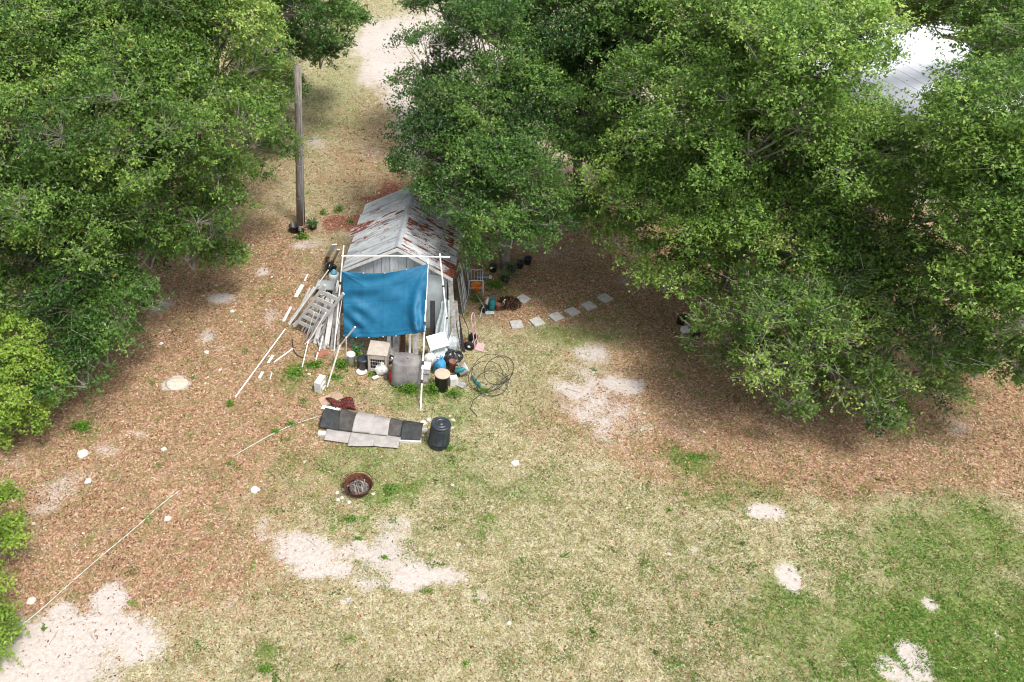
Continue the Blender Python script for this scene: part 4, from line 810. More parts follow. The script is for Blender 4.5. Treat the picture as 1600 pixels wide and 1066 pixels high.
def cabinet():
    p = G(664, 594); q = lambda x, y, z: p + RX * x + RY * y + ZZ * z; T = Thing('plastic_cabinet', p, 'narrow white plastic container with a dark side right of the covered grill', 'container')
    T.part('body', MB().hexa([q(-.13, -.12, 0), q(.13, -.12, 0), q(.13, .16, 0), q(-.13, .16, 0)], [q(-.15, -.14, .56), q(.15, -.14, .56), q(.15, .18, .56), q(-.15, .18, .56)]), M['white'], bevel=.015)
    T.part('lid', MB().hexa([q(-.17, -.16, .562), q(.17, -.16, .562), q(.17, .20, .562), q(-.17, .20, .562)], [q(-.15, -.14, .60), q(.15, -.14, .60), q(.15, .18, .60), q(-.15, .18, .60)]), M['white'], bevel=.01)
    T.part('handle', MB().tube([q(-.14, -.15, .40), q(0, -.19, .38), q(.14, -.15, .40)], .01, 6), M['black'])
cabinet()
def tub():
    c = up(G(682, 560), .62); R_ = Matrix.Rotation(.35, 3, 'Z') @ Matrix.Rotation(.55, 3, 'X') @ Matrix.Rotation(-.15, 3, 'Y'); T = Thing('tub', c, 'big boxy white tub tipped over on top of the junk heap', 'tub')
    q = lambda x, y, z: c + R_ @ Vector((x, y, z))
    T.part('body', MB().hexa([q(-.26, -.19, -.2), q(.26, -.19, -.2), q(.26, .19, -.2), q(-.26, .19, -.2)], [q(-.29, -.22, .2), q(.29, -.22, .2), q(.29, .22, .2), q(-.29, .22, .2)]), M['pvc'], bevel=.05)
    T.part('rim', MB().hexa([q(-.31, -.24, .202), q(.31, -.24, .202), q(.31, .24, .202), q(-.31, .24, .202)], [q(-.31, -.24, .235), q(.31, -.24, .235), q(.31, .24, .235), q(-.31, .24, .235)]), M['pvc'], bevel=.012)
tub()
bag('bag', G(684, 562), .30, .50, 'film', 'crumpled grey plastic wrap heaped under the tipped white tub', seed=21)
bag('bag', G(671, 574), .19, .62, 'white', 'white sack standing left of the beige-lidded bin', seed=12)
bag('trash_bag', G(706, 566), .33, .42, 'bagblack', 'shiny black rubbish bag right of the white tub', 'rubbish bag', seed=13)
bag('bag', G(703, 548), .25, .62, 'film', 'crumpled pale plastic sack behind the shiny black rubbish bag', seed=14)
bucket('bin', G(690, 608), .23, .60, 'black', 'black bin with a round beige lid nearest the weeds', 'bin', lid='lidbeige')
bag('bag', G(687, 584), .18, .62, 'blue', 'light blue plastic bag behind the beige-lidded bin', seed=15)
bucket('plant_pot', up(G(706, 580), 0), .11, .42, 'terracotta', 'orange-brown pot behind the teal bottle', 'pot')
def bottle(p, h, r, m, cap, label, tilt=None, name='bottle'):
    T = Thing(name, p, label, 'bottle'); T.part('body', MB().lathe([(r * .9, 0), (r, .02), (r, h * .65), (r * .4, h * .82), (r * .3, h * .9), (.001, h * .9)], p, 14, tilt), M[m]); T.part('cap', MB().lathe([(r * .4, h * .9), (r * .4, h), (.001, h)], p, 12, tilt), M[cap]); return T
bottle(up(G(711, 590), .25), .36, .08, 'teal', 'white', 'teal bottle lying beside the round beige lid', Matrix.Rotation(1.2, 3, 'Y'))
bucket('bucket', up(G(716, 588), .18), .17, .30, 'white', 'small white bucket lying on its side with its round base outward', tilt=Matrix.Rotation(1.15, 3, 'Y') @ Matrix.Rotation(-.3, 3, 'X'))
single('box', MB().box(up(G(708, 600), .14), (.24, .2, .28), .2), M['white'], G(708, 600), 'small white carton right of the black bin', 'box', bevel=.01)
single('wood_board', MB().box(up(G(719, 602), .04), (.36, .22, .03), R=Matrix.Rotation(-.6, 3, 'Z') @ Matrix.Rotation(.12, 3, 'X')), M['greywood'], G(719, 602), 'flat grey board on the ground right of the white carton', 'board', bevel=.005)
for k in range(14):
    px, py = random.uniform(585, 722), random.uniform(560, 604); p = up(G(px, py), random.uniform(.03, .10)); Rm = Matrix.Rotation(random.uniform(0, 3), 3, 'Z') @ Matrix.Rotation(random.uniform(-.6, .6), 3, 'X')
    m_ = ('white', 'pvc', 'black', 'cardboard', 'blue', 'greywood', 'white')[k % 7]; a_ = random.uniform(.06, .14)
    single('scrap', MB().box(p, (a_ * 1.6, a_, random.uniform(.02, .08)), R=Rm), M[m_], p, 'small bit of scrap among the junk heap below the tarp', 'scrap', 'small scraps among the junk below the tarp', bevel=.006)
# leaning things right of the front wall
RG = 'boards leaning at the front right corner of the shed'
rl = ['pale sheet of board leaning closest to the middle frame post', 'grey plank leaning at the corner, tallest of the row', 'narrow dark grey plank second from the right in the row', 'rightmost dark plank leaning at the shed corner', 'light grey plank leaning behind the plastic film']
for k, (pa, pb, yb, wd, m_) in enumerate((((676, 545), (676, 470), 20.6, .16, 'black'), ((712, 548), (703, 432), 20.7, .15, 'greywood'), ((719, 546), (712, 470), 20.7, .10, 'greywood'), ((725, 550), (716, 492), 20.5, .08, 'rubber'), ((703, 545), (699, 480), 20.6, .12, 'whitewood'))):
    lb = rl[k] if k else 'black plank leaning closest to the middle frame post'
    board('wood_board', G(*pa), V(*pb, yb), wd, .03, M[m_], lb, 'board', RG, up=(0, 1, 0))
for k in range(11):
    a = line(G(722, 490), G(736, 452), k / 10) + Vector((random.uniform(-.03, .03), 0, 0)); b = a + Vector((-.26 + random.uniform(-.05, .05), -.04, 1.55 + random.uniform(-.2, .12)))
    single('leaning_plank', MB().plank(a, b, .13, .025, up=(1, .25, 0)), (M['wallmetal'], M['greywood'], M['wallboard'])[k % 3], a, 'grey vertical slat leaning in the row along the right side of the shed', 'slat', 'grey slats along the right side of the shed', bevel=.004)
def film_sheet():
    a, b, c_, d_ = V(688, 468, 20.5), V(702, 466, 20.4), G(676, 546), G(704, 549)
    def fn(u, v):
        p = line(line(a, b, u), line(c_, d_, u), v); return p + Vector((.02 * math.sin(v * 9), -.10 - .05 * math.sin(u * 17 + v * 4) - .03 * math.sin(v * 11 + u * 7), .0))
    single('plastic_sheet', MB().grid(fn, 30, 30), M['film'], c_, 'crumpled clear plastic sheet draped from the shed front', 'plastic sheet', solid=.003)
film_sheet()
rod('pole', G(722, 556), V(712, 500, 20.3), .015, M['black'], 'thin dark rod propped at the right corner of the shed', 'pole')
arc_tube([G(733, 540), up(G(731, 520), .15), V(722, 492, 20.2), V(716, 480, 20.5)], .012, M['tube'], 'cable', 'thin black cable looping from the shed corner to the ground', 'cable')
# hand truck
def wheel_at(T, c, ax, r, w_, parent=None):
    R = cyl_rot(ax); t = T.part('tyre', MB().lathe([(r * .55, -w_ / 2), (r * .92, -w_ / 2), (r, -w_ * .25), (r, w_ * .25), (r * .92, w_ / 2), (r * .55, w_ / 2)], c, 22, R), M['rubber'], parent)
    T.part('hub', MB().lathe([(r * .56, -w_ * .4), (r * .56, w_ * .4), (r * .25, w_ * .52), (.001, w_ * .52)], c, 16, R), M['pvc'], t)
def handtruck():
    p = G(744, 542); T = Thing('hand_truck', p, 'faded pink two-wheeled hand truck parked on dry grass', 'hand truck')
    ax = Vector((.35, .94, 0)).normalized(); fw = Vector((.94, -.35, 0)); lean = -fw * .16
    q = lambda s_, f, z: p + ax * s_ + fw * f + ZZ * z + lean * z
    for s_ in (-.15, .15): T.part('rail', MB().tube([q(s_, 0, .06), q(s_, 0, 1.12)], .018), M['pink'])
    T.part('handle', MB().tube([q(.15 * math.cos(t), 0, 1.12 + .17 * math.sin(t)) for t in np.linspace(0, math.pi, 9)], .018), M['pink'])
    for z in (.25, .55, .85): T.part('crosspiece', MB().tube([q(-.15, 0, z), q(.15, 0, z)], .012), M['pink'])
    T.part('toe_plate', MB().hexa([q(-.2, .0, .02), q(-.2, .26, .02), q(.2, .26, .02), q(.2, .0, .02)], [q(-.2, .0, .035), q(-.2, .26, .035), q(.2, .26, .035), q(.2, .0, .035)]), M['pink'])
    for s_ in (-.23, .23): wheel_at(T, p + ax * s_ - fw * .17 + ZZ * .165, -ax if s_ < 0 else ax, .165, .09)
    T.part('axle', MB().tube([p - ax * .2 - fw * .14 + ZZ * .14, p + ax * .2 - fw * .14 + ZZ * .14], .012), M['alu'])
handtruck()
bucket('plant_pot', G(723, 541), .10, .24, 'terracotta', 'small reddish pot left of the hand truck wheel', 'pot')
arc_tube([up(G(748, 520), .6), up(G(752, 500), .5), up(G(755, 490), .3), up(G(743, 468), .25)], .009, M['hose'], 'cord', 'thin green cord hanging over the hand truck handle', 'cord')
# tubing coil
def coil():
    c = G(764, 602); pts = []
    rr = np.random.default_rng(5)
    for (px, py, r, tilt, az, z0) in ((764, 600, .56, .9, .1, 0), (758, 598, .52, .45, -.25, .0), (768, 603, .50, .12, .3, .03), (778, 596, .46, 1.2, .15, 0), ):
        cc = G(px, py); R = Matrix.Rotation(az, 3, 'Z') @ Matrix.Rotation(tilt, 3, 'X'); lift = r * math.sin(tilt) + z0 + .02
        for t in np.linspace(0, 2 * math.pi, 30)[:-1]:
            rr_ = r * (1 + .05 * math.sin(2 * t + az)); p = cc + R @ Vector((rr_ * math.cos(t), rr_ * math.sin(t), 0)); p.z = max(.02, p.z + lift); pts.append(p)
    e = pts[-1]; pts += [up(G(740, 625), .02), up(G(735, 640), .02), up(G(745, 650), .02)]
    mb = MB().tube(pts, .011, 6); mb.smooth = True
    single('irrigation_tubing', mb, M['tube'], c, 'dark irrigation tubing in loose standing coils on the grass', 'tubing')
coil()
single('cloth_scrap', MB().grid(lambda u, v: up(G(737 + 14 * u, 588 + 16 * u + 5 * v), .06 + .03 * math.sin(u * 9)), 8, 4), M['teal'], G(743, 594), 'teal and white scrap caught in the tubing coils', 'scrap', solid=.004)
# metal stand with orange pot, jugs
def stand():
    p = G(742, 462); T = Thing('metal_stand', p, 'rusty metal stand holding an orange bowl by the shed side wall', 'stand')
    for x in (-.24, .24):
        for y in (-.18, .2): T.part('leg', MB().tube([p + Vector((x * 1.1, y, 0)), p + Vector((x, y, .95 if y > 0 else .75))], .014, 6), M['alu'])
    for z, y in ((.75, -.18), (.45, -.18), (.95, .2), (.5, .2)): T.part('rail', MB().tube([p + Vector((-.24, y, z)), p + Vector((.24, y, z))], .012, 6), M['alu'])
    for x in (-.24, .24): T.part('rail', MB().tube([p + Vector((x, -.18, .46)), p + Vector((x, .2, .5))], .012, 6), M['alu'])
    for k in range(4): T.part('shelf_wire', MB().tube([p + Vector((-.16 + .1 * k, -.18, .75)), p + Vector((-.16 + .1 * k, .2, .93))], .008, 5), M['alu'])
    bucket('bowl', up(p, .28) + Vector((.02, -.02, 0)), .2, .2, 'orange', 'bright orange bowl sitting in the metal stand', 'bowl')
stand()
rod('tool_handle', up(G(744, 456), .62), up(G(762, 456), .62), .03, M['blue'], 'blue tool handle sticking out right of the metal stand', 'tool')
single('ball', MB().lathe([(.001, -.07), (.05, -.05), (.07, 0), (.05, .05), (.001, .07)], up(G(764, 456), .62)), M['lidbeige'], up(G(764, 456), .62), 'small pinkish ball at the end of the blue handle', 'ball')
def sprayer():
    p = G(768, 483); T = Thing('sprayer', p, 'teal garden sprayer standing among pots beside the stepping stones', 'sprayer')
    T.part('tank', MB().lathe([(.10, 0), (.13, .04), (.13, .30), (.10, .38), (.05, .41), (.001, .41)], p), M['teal']); T.part('pump', MB().tube([up(p, .41), up(p, .52)], .02), M['teal']); T.part('handle', MB().tube([up(p, .52) - RX * .08, up(p, .53), up(p, .52) + RX * .08], .018), M['teal']); T.part('nozzle', MB().tube([up(p, .36) + RX * .08, up(p, .62) + RX * .12], .01), M['teal'])
sprayer()
bottle(G(761, 480), .42, .08, 'white', 'lidbeige', 'white bottle with yellowish cap left of the teal sprayer')
bucket('plant_pot', G(756, 486), .13, .2, 'black', 'squat black pot in front of the white bottle', 'pot')
single('tray', MB().box(up(G(765, 490), .03), (.30, .16, .03), .1), mat('pale_blue_tray', (.40, .55, .55), .5), G(765, 490), 'pale blue tray on the ground at the foot of the teal sprayer', 'tray', bevel=.008)
bucket('plant_pot', G(778, 484), .10, .24, 'terracotta', 'orange clay pot between the teal sprayer and dead brown plant', 'pot')
bottle(G(784, 480), .34, .06, 'white', 'white', 'small white bottle leaning on the clay pot', Matrix.Rotation(.25, 3, 'Y'))
# ------------------------------------------------------------------ plants
def strap_plant(name, p, n, L_, m, label, seed, wd=.035, arch=.9, pot=None, cat='plant', group=None):
    r_ = np.random.default_rng(seed); T = Thing(name, p, label, cat, group); z0 = 0
    if pot:
        T.part('pot', MB().lathe([(pot * .75, 0), (pot, pot * 1.4), (pot * .9, pot * 1.4), (pot * .85, pot * 1.2), (.001, pot * 1.2)], p, 14), M['black']); z0 = pot * 1.2
    mb = MB()
    for k in range(n):
        a = r_.uniform(0, 2 * math.pi); l = L_ * r_.uniform(.6, 1.1); el = r_.uniform(.5, 1.35); d = Vector((math.cos(a), math.sin(a), 0)); sv = Vector((-math.sin(a), math.cos(a), 0)) * wd / 2
        P = []
        for t in (0, .35, .7, 1): P.append(Vector(p) + d * (l * t * math.cos(el * (1 - arch * t * .6))) + ZZ * (z0 + l * (math.sin(el) * t - arch * .55 * t * t)))
        for i, q in enumerate(P): P[i].z = max(q.z, .015)
        ws = (1, 1, .7, .05); vs = []
        for q, w_ in zip(P, ws): vs += [q - sv * w_, q + sv * w_]
        mb.add(vs, [(0, 1, 3, 2), (2, 3, 5, 4), (4, 5, 7, 6)])
    T.part('leaves', mb, M[m]); return T
def weed(name, p, rx, ry, h, n, m, label, seed, leaf=.06, cat='weed', group=None, kind=None):
    r_ = np.random.default_rng(seed); a = r_.uniform(0, 2 * np.pi, n); q = np.minimum(abs(r_.normal(0, .62, n)), 1.5); x = p[0] + rx * q * np.cos(a); y = p[1] + ry * q * np.sin(a)
    z = height(x, y) + r_.random(n) * h * np.clip(1 - .5 * q, .1, 1) + .01; P = np.stack([x, y, z], 1)
    ax = unit(r_.normal(size=(n, 3)) * np.array([1, 1, .6])); nr = unit(r_.normal(0, .5, (n, 3)) + np.array([0, 0, 1.])); s_ = unit(np.cross(ax, nr)); L_ = leaf * r_.uniform(.6, 1.3, (n, 1))
    Q = np.stack([P - ax * L_ / 2, P + s_ * L_ * .32, P + ax * L_ / 2, P - s_ * L_ * .32], 1)
    T = Thing(name, (p[0], p[1], 0), label, cat, group)
    np_mesh('leaves', Q, 4, M[m], np.clip(r_.normal(.5, .22, n), 0, 1), T.o, (p[0], p[1], 0))
    k = max(3, n // 30); st = np.zeros((k, 8)); aa = r_.uniform(0, 6.28, k); st[:, 0] = p[0] + .2 * rx * np.cos(aa); st[:, 1] = p[1] + .2 * ry * np.sin(aa); st[:, 3] = p[0] + .8 * rx * np.cos(aa); st[:, 4] = p[1] + .8 * ry * np.sin(aa); st[:, 5] = h * .7; st[:, 6] = .005; st[:, 7] = .002
    seg_mesh('stems', st, M['weed'], T.o, (p[0], p[1], 0), 3)
WG = 'green weeds around the shed'
for k, (px, py, rx, ry, h, n, lf, lb) in enumerate([
 (128, 670, .36, .26, .28, 420, .07, 'bright green weed clump in front of the big left oak'),
 (360, 633, .13, .12, .22, 120, .06, 'small green weed at the tip of the long white pole'),
 (430, 675, .16, .10, .12, 110, .05, 'green weed on the hose left of the roofing sheets'),
 (455, 664, .22, .10, .12, 130, .05, 'longer green weed on the hose nearest the roofing sheets'),
 (474, 628, .14, .16, .16, 140, .04, 'feathery green weed left of the cardboard'),
 (462, 583, .34, .40, .14, 420, .07, 'ivy-like weeds spreading left of the white concrete block'),
 (492, 572, .34, .20, .18, 320, .07, 'broad-leaved weeds below the terracotta tile'),
 (534, 572, .34, .26, .22, 340, .08, 'broad-leaved weeds between the white tubes'),
 (640, 612, .50, .30, .34, 900, .05, 'dense bushy green weed in front of the covered grill'),
 (676, 612, .26, .24, .36, 380, .06, 'leafy weed left of the beige-lidded bin'),
 (708, 618, .34, .22, .26, 360, .06, 'leafy weed right of the beige-lidded bin'),
 (556, 556, .16, .14, .42, 260, .07, 'green leaves growing under the lower left of the tarp'),
 (531, 330, .22, .20, .30, 240, .06, 'small green plant on the red mulch behind the shed'),
 (505, 335, .20, .18, .26, 140, .06, 'sparse green plant between the utility pole and red mulch'),
 (548, 348, .16, .12, .14, 100, .06, 'tiny green sprig on the red mulch near the roof eave'),
 (472, 372, .22, .16, .28, 260, .07, 'leafy green plant at the foot of the utility pole'),
 (745, 470, .26, .22, .26, 280, .06, 'green weeds at the shed side wall below the metal stand'),
 (775, 450, .34, .26, .30, 420, .07, 'dark green plants behind the teal sprayer'),
 (415, 1046, .20, .14, .10, 260, .05, 'dark green grass tuft at the bottom edge of the photo'),
 (610, 765, .20, .20, .12, 300, .05, 'grass tuft right of the rusty fire bowl'),
 (548, 812, .20, .12, .10, 200, .05, 'grass tuft below the rusty fire bowl'),
 (600, 872, .10, .07, .05, 90, .045, 'small green weed in the middle of the sand'),
 (668, 925, .16, .08, .07, 120, .045, 'weed at the lower rim of the sandy patch'),
 (560, 842, .12, .06, .07, 100, .045, 'weed at the upper rim of the sandy patch'),
 (95, 600, .35, .3, .5, 300, .09, 'dark green growth under the skirts of the big left oak'),
 (522, 590, .22, .14, .12, 200, .06, 'weeds behind the white hollow concrete block'),
 (580, 586, .14, .12, .10, 120, .05, 'weeds on the ground before the pet carrier'),
 (700, 702, .20, .10, .10, 150, .045, 'green tufts at the foot of the black barrel'),
 (755, 612, .34, .22, .14, 260, .05, 'green weeds growing through the coiled tubing'),
 (1085, 715, .5, .2, .05, 380, .05, 'fresh green ground weeds below the low spreading oak')]):
    weed('weed', G(px, py), rx, ry, h, n, 'weedleaf', lb, 60 + k, lf, group=WG)
strap_plant('strap_leaf_plant', G(789, 440), 46, .5, 'strap', 'strap-leaved green plant at the foot of the rounded oak', 1, pot=.16)
strap_plant('strap_leaf_plant', G(800, 424), 30, .45, 'strap', 'strap-leaved plant in shade right of the oak trunk', 2, pot=.16)
strap_plant('potted_succulent', G(489, 357), 60, .42, 'strap', 'spiky dark plant right of the utility pole base', 3, .045, pot=.18)
bucket('plant_pot', G(460, 362), .2, .3, 'black', 'black pot left of the utility pole base', 'pot'); bucket('plant_pot', G(471, 366), .13, .2, 'black', 'smaller black pot in front of the utility pole base', 'pot')
def dead_plant():
    p = G(795, 478); r_ = np.random.default_rng(9); T = Thing('dead_plant', p, 'dead dark brown plant clump beside the first stepping stone', 'plant'); n = 900
    d = unit(r_.normal(size=(n, 3))); d[:, 2] = abs(d[:, 2]); P = np.array(p) + d * np.array([.42, .34, .36]) * (r_.random((n, 1)) ** .4); ax = unit(r_.normal(size=(n, 3))); s_ = unit(np.cross(ax, r_.normal(size=(n, 3)))); Q = np.stack([P - ax * .07, P + s_ * .02, P + ax * .07, P - s_ * .02], 1)
    np_mesh('foliage', Q, 4, M['deadleaf'], None, T.o, tuple(p)); T.part('root_ball', MB().lathe([(.2, 0), (.24, .1), (.1, .2), (.001, .22)], p), M['soil'])
dead_plant()
for k, (px, py) in enumerate(((812, 418), (824, 412), (770, 424))):
    bucket('plant_pot', G(px, py), .15, .26, 'black', ['dark nursery pot nearest the oak trunk on its right', 'dark nursery pot farthest right of the oak trunk', 'dark nursery pot left of the oak trunk'][k], 'pot')
# ------------------------------------------------------------------ stepping stones
pv = None
for k, (px, py, a, lb) in enumerate([(807, 508, .12, 'square concrete stepping stone nearest the hand truck'), (839, 504, .45, 'square stepping stone second from the left in the row'), (869, 496, .5, 'square stepping stone third from the left in the row'), (894, 488, .6, 'square stepping stone third from the right in the row'), (920, 479, .55, 'square stepping stone second from the right, half buried'), (945, 467, .6, 'square stepping stone at the right end of the row'), (817, 468, .75, 'square stepping stone apart from the row, beside the dead brown plant'), (764, 488, .3, None)]):
    if lb is None: continue
    if pv is None:
        pv = MB().box((0, 0, 0), (.40, .40, .05)).build('stepping_stone', M['concrete'], bevel=.008); o = pv
    else: o = pv.copy(); COL.objects.link(o)
    o.location = up(G(px, py), .025); o.rotation_euler = (random.uniform(-.04, .04), random.uniform(-.04, .04), a); tag(o, lb, 'paving stone', 'concrete stepping stones right of the shed')
# ------------------------------------------------------------------ roofing sheets, blocks, barrel
SG = 'roofing sheets draped in a row before the shed'
def arched(quad, rise, m, label, z0=.04, seed=0):
    a, b, c_, d_ = [G(*q) for q in quad]
    def fn(u, v):
        p = line(line(a, b, u), line(c_, d_, u), v); p.z = z0 + rise * math.sin(math.pi * min(1, .12 + v * .8)) + .005 * math.sin(u * 6 + seed) + .003 * math.sin(v * 13 + u * 5 + seed); return p
    single('roofing_sheet', MB().grid(fn, 16, 16), M[m], (c_ + d_) / 2, label, 'roofing sheet', SG, solid=.012)
arched([(509, 643), (538, 648), (499, 672), (531, 677)], .20, 'darkroof', 'black roofing sheet at the left end of the row', .06, 1)
arched([(534, 645), (562, 652), (529, 676), (552, 680)], .215, 'brownroof', 'dark brown roofing sheet second from the left in the row', .075, 2)
arched([(606, 657), (632, 663), (605, 684), (629, 688)], .19, 'brownroof', 'dark brown roofing sheet between the pale and black sheets', .06, 5)
arched([(583, 655), (611, 660), (576, 683), (606, 686)], .235, 'lightroof', 'pale grey roofing sheet in the upper row, right one of two', .07, 4)
arched([(561, 650), (587, 655), (550, 680), (580, 683)], .26, 'lightroof', 'pale grey roofing sheet in the upper row, left one of two', .08, 3)
arched([(630, 663), (662, 667), (626, 692), (657, 693)], .22, 'darkroof', 'black roofing sheet at the right end, beside the black barrel', .07, 6)
arched([(511, 672), (551, 677), (506, 690), (547, 695)], .04, 'lightroof', 'pale roofing sheet at the left end of the lower row', .05, 7)
arched([(583, 676), (627, 678), (583, 699), (622, 703)], .04, 'lightroof', 'pale roofing sheet at the right end of the lower row', .05, 9)
arched([(549, 678), (587, 680), (543, 700), (583, 700)], .04, 'lightroof', 'pale roofing sheet in the middle of the lower row', .065, 8)
KG = 'concrete kerbs under the roofing sheets'
for k, (pa, pb, lb) in enumerate((((497, 680), (509, 681), 'grey concrete lump poking out left of the lower pale sheet'), ((512, 666), (560, 674), 'concrete kerb under the left roofing sheets'), ((562, 672), (622, 680), 'concrete kerb under the pale roofing sheets'), ((624, 690), (658, 692), 'pale concrete kerb showing under the right black sheet'))):
    a, b = G(*pa), G(*pb); single('concrete_kerb', MB().plank(up(a, .06), up(b, .06), .16, .12), M['stone'], (a + b) / 2, lb, 'kerb', KG, bevel=.015)
def barrel():
    p = G(685, 694); R = None; T = Thing('barrel', p, 'dark ribbed plastic barrel with a domed lid right of the roofing sheets', 'barrel')
    R = Matrix.Rotation(.06, 3, 'Y')
    T.part('body', MB().lathe([(.285, 0), (.295, .05), (.285, .17), (.30, .185), (.30, .21), (.285, .225), (.27, .64), (.255, .78)], p, 28, R), M['barrelblack'])
    T.part('lid', MB().lathe([(.27, .75), (.278, .78), (.27, .82), (.24, .845), (.225, .83), (.17, .83), (.16, .85), (.14, .85), (.13, .83), (.07, .835), (.06, .86), (.03, .86), (.001, .85)], p, 28, R), M['barrelblack'])
    for k in range(10):
        a = 2 * math.pi * k / 10; d = Vector((math.cos(a), math.sin(a), 0)); T.part('rib', MB().tube([p + R @ (d * .288 + ZZ * .24), p + R @ (d * .266 + ZZ * .70)], .011, 5), M['barrelblack'])
barrel()
def stone(px, py, r, label, m='stone', flat=.55, group='loose pale stones', seed=0):
    g = G(px, py); single('stone', MB().rock(up(g, -.005), r, seed, flat), M[m], g, label, 'stone', group)
BS = [(661, 661, .11, 'largest pale stone between the roofing sheets and the barrel'), (670, 656, .09, 'pale stone behind the barrel on its left'), (663, 672, .09, 'pale stone lodged against the right black roofing sheet'), (661, 681, .06, 'small pale stone low between black sheet and barrel'), (703, 650, .05, 'small white stone behind the barrel on its right'), (708, 657, .07, 'pale stone right of the barrel lid'), (706, 669, .06, 'pale stone right beside the barrel body')]
for k, a in enumerate(BS): stone(*a, seed=k)
LS = [(363, 487, .10, 'white stone in the leaves left of the ladder'), (323, 551, .11, 'white stone on the leaves left of the long white pole'), (318, 463, .08, 'white stone beside the long sandy streak'), (252, 537, .08, 'pale stone near the shaded edge of the big left oak'), (130, 710, .16, 'pale blocky stone below the green weed clump at left'), (138, 752, .10, 'small white stone right of the pale sandy patch at left'), (262, 811, .09, 'white stone just right of the hose in the leaves'), (399, 766, .13, 'white stone alone in grass left of the fire bowl'), (256, 702, .09, 'pale stone in open leaf litter above the hose'), (50, 939, .12, 'pale stone left of the hose near the large white sand'), (805, 724, .12, 'round pale stone alone in the grass right of the barrel'), (707, 758, .06, 'tiny white stone in the green grass right of the fire bowl'), (393, 440, .05, 'tiny white stone in leaves left of the ladder top'), (425, 433, .05, 'tiny pale stone in the leaves nearest the eave'), (265, 516, .05, 'tiny pale stone beside the grey hollow at left'), (344, 578, .07, 'dull pale stone left of the long white pole tip')]
for k, a in enumerate(LS): stone(*a, seed=30 + k)
for k in range(46):
    px, py = random.choice(((random.uniform(30, 480), random.uniform(430, 960)), (random.uniform(240, 500), random.uniform(420, 640)), (random.uniform(600, 1100), random.uniform(640, 1000))))
    stone(px, py, random.uniform(.03, .065), 'small pale stone scattered over the leaf litter and lawn', m='lime', group='small stones scattered over the yard', seed=120 + k, flat=.4)
g = G(276, 600); single('flat_stone', MB().lathe([(.34, -.01), (.35, .02), (.28, .04), (.001, .045)], g, 18, squash=.8, wob=.08), M['lime'], g, 'large flat oval buff stone set in the leaves', 'stone')
# cardboard, blanket, white board
single('cardboard', MB().hexa([up(G(497, 624), .01), up(G(529, 610), .01), up(G(537, 624), .06), up(G(504, 637), .02)][::-1], [up(G(497, 624), .02), up(G(529, 610), .02), up(G(537, 624), .07), up(G(504, 637), .03)][::-1]), M['cardboard'], G(515, 625), 'flat sheet of tan cardboard under the red plaid blanket', 'cardboard')
def blanket():
    a, b, c_, d_ = [G(*q) for q in ((508, 624), (550, 624), (524, 640), (556, 641))]
    fn = lambda u, v: line(line(a, b, u), line(c_, d_, u), v) + ZZ * (.10 + .05 * math.sin(u * 9 + v * 2) + .04 * math.sin(v * 7 - u * 6) - .10 * (abs(v - .5) * 2) ** 3)
    single('blanket', MB().grid(fn, 26, 16), M['plaid'], c_, 'crumpled dark red plaid blanket on the cardboard', 'blanket', solid=.02)
blanket()
board('wood_board', up(G(503, 638), .05), up(G(530, 643), .05), .16, .02, M['pvc'], 'smooth white board lying below the red plaid blanket', 'board')
# fire bowl
def firebowl():
    p = G(560, 766); T = Thing('fire_bowl', p, 'rusty round fire bowl filled with ash and sticks', 'fire bowl')
    T.part('bowl', MB().lathe([(.20, .0), (.30, .06), (.35, .16), (.37, .24), (.385, .245), (.375, .255), (.355, .245), (.335, .16), (.28, .075), (.001, .06)], p, 30, wob=.02), M['rust'])
    T.part('ash', MB().lathe([(.29, .10), (.2, .14), (.08, .12), (.001, .13)], p, 20, wob=.08), M['ash'])
    T.part('handle', MB().tube([p + Vector((-.37, .05, .22)), p + Vector((-.46, .03, .20)), p + Vector((-.45, -.06, .20)), p + Vector((-.36, -.08, .22))], .012, 6), M['rust'])
    T.part('rim_ring', MB().tube([p + Vector((.40 * math.cos(t), .40 * math.sin(t) + .02, .27 + .02 * math.sin(t * 2))) for t in np.linspace(-.2, 2.9, 16)], .009, 5), M['rust'])
    for k in range(16):
        a = random.uniform(0, 6.28); b = a + random.uniform(1.6, 4); r0, r1 = random.uniform(.1, .28), random.uniform(.15, .33)
        a0 = p + Vector((r0 * math.cos(a), r0 * math.sin(a), random.uniform(.12, .2))); a1 = p + Vector((r1 * math.cos(b), r1 * math.sin(b), random.uniform(.15, .27)))
        rod('stick', a0, a1, random.uniform(.006, .013), M['stick'] if k % 3 else M['ash'], 'pale or charred stick lying in the rusty fire bowl', 'stick', 'sticks in the rusty fire bowl', bend=.02)
    for k, (px, py) in enumerate(((527, 770), (534, 778), (546, 785), (537, 765), (583, 772), (528, 781))):
        stone(px, py, .06, ['pale stone at the far left of the fire bowl', 'white stone at the lower left of the fire bowl', 'pale stone below the fire bowl', 'pale stone touching the left of the bowl', 'pale stone right of the fire bowl', 'lowest left pale stone by the fire bowl'][k], group='stones around the fire bowl', seed=80 + k)
firebowl()
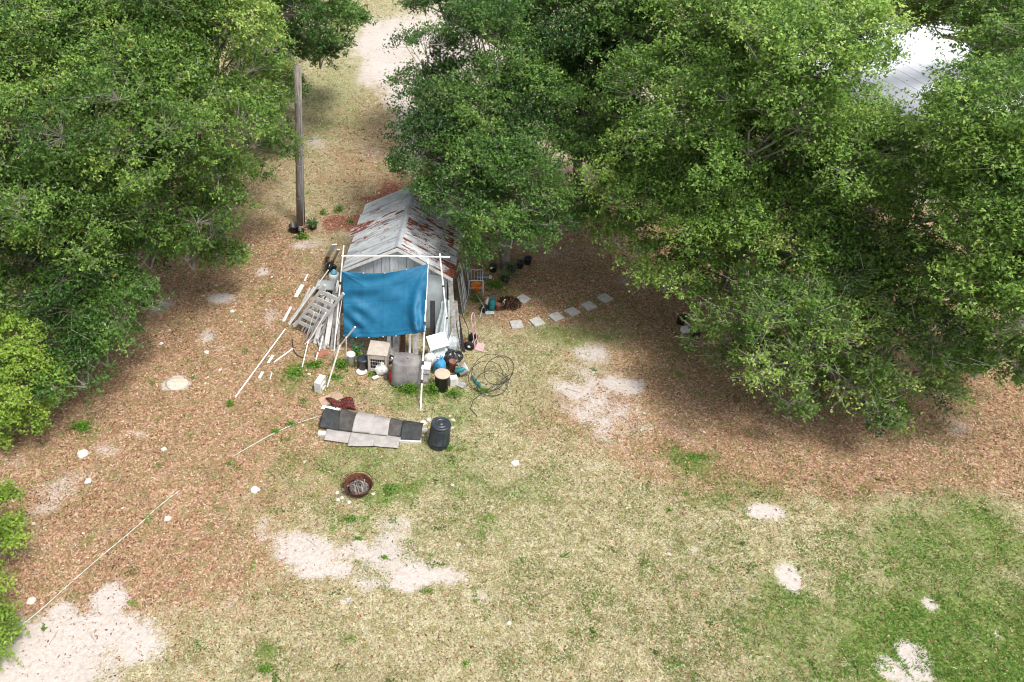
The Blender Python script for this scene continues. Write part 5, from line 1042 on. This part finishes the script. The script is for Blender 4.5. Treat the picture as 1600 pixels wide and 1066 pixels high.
# hose across the yard
hp = [(-10, 1015, .015), (20, 989, .015), (60, 957, .015), (110, 912, .015), (160, 868, .015), (215, 822, .015), (245, 795, .015), (272, 774, .012), (300, 752, -.06), (345, 722, -.06), (372, 709, .012), (405, 690, .015), (430, 677, .02), (465, 662, .015), (503, 650, .015)]
arc_tube([Vector((G(x, y).x, G(x, y).y, z + float(height(np.array([G(x, y).x]), np.array([G(x, y).y]))[0]))) for x, y, z in hp], .011, M['hose'], 'garden_hose', 'thin pale green hose lying across the leaves from lower left to the roofing sheets', 'hose')
rod('stick', up(G(155, 832), .02), up(G(190, 827), .02), .008, M['twig'], 'thin pale fallen branch above the hose at the left', 'stick')
rod('stick', up(G(228, 543), .03), up(G(250, 538), .05), .008, M['twig'], 'pale twig on leaves at the shaded edge of the left oak', 'stick')
# things under the right tree edge
bucket('plant_pot', G(1063, 505), .15, .25, 'black', 'black pot half hidden under the edge of the large right oak', 'pot')
single('box', MB().box(up(G(1070, 518), .08), (.26, .2, .16), .3), M['white'], G(1070, 518), 'small white box on leaves under the large right oak', 'box', bevel=.01)
bucket('plant_pot', G(1087, 528), .14, .22, 'black', 'black pot lower right of the small white box', 'pot')
# utility pole
def upole():
    b = G(470, 350); t = V(465, 103, b.y - .1); T = Thing('utility_pole', b, 'weathered wooden utility pole standing among pots left of the shed', 'utility pole')
    mb = MB().tube([b - ZZ * .1, line(b, t, .25), line(b, t, .5), line(b, t, .75), t], [.175, .16, .15, .14, .125], 16); mb.smooth = True; T.part('shaft', mb, M['pole'])
    T.part('conduit', MB().tube([b + Vector((.12, -.13, 0)), line(b, t, .8) + Vector((.09, -.115, 0))], .018, 6), M['wallmetal'])
    for z in (1.2, 2.6, 4.0): q = line(b, t, z / t.z); T.part('strap', MB().tube([q - ZZ * .02, q + ZZ * .02], .172 - z * .007, 16), M['wallmetal'])
upole()
# white-roofed building behind the right oaks
def bld():
    c = G(1470, 112, 3.2); a = .25; R = Matrix.Rotation(a, 3, 'Z'); q = lambda x, y, z: Vector((c.x, c.y, 0)) + R @ Vector((x, y, z))
    T = Thing('building', (c.x, c.y, 0), 'building with a white metal roof seen through the gap in the right oaks', 'building'); w_, d_, h_ = 5.6, 5.6, 3.0
    T.part('wall', MB().hexa([q(-w_, -d_, 0), q(w_, -d_, 0), q(w_, d_, 0), q(-w_, d_, 0)], [q(-w_, -d_, h_), q(w_, -d_, h_), q(w_, d_, h_), q(-w_, d_, h_)]), M['beige'])
    rf = T.part('roof', MB().hexa([q(-w_ - .3, -d_ - .3, h_ + .01), q(w_ + .3, -d_ - .3, h_ + .01), q(w_ + .3, d_ + .3, h_ + .5), q(-w_ - .3, d_ + .3, h_ + .5)], [q(-w_ - .3, -d_ - .3, h_ + .11), q(w_ + .3, -d_ - .3, h_ + .11), q(w_ + .3, d_ + .3, h_ + .6), q(-w_ - .3, d_ + .3, h_ + .6)]), mat('white_roof_metal', (.66, .68, .70), .4, .05, 2, metal=.1))
    for k in range(17):
        x = -w_ + k * w_ * 2 / 16; T.part('roof_seam', MB().hexa([q(x, -d_ - .3, h_ + .112), q(x + .04, -d_ - .3, h_ + .112), q(x + .04, d_ + .3, h_ + .602), q(x, d_ + .3, h_ + .602)], [q(x, -d_ - .3, h_ + .125), q(x + .04, -d_ - .3, h_ + .125), q(x + .04, d_ + .3, h_ + .615), q(x, d_ + .3, h_ + .615)]), M['pvc'], rf)
bld()
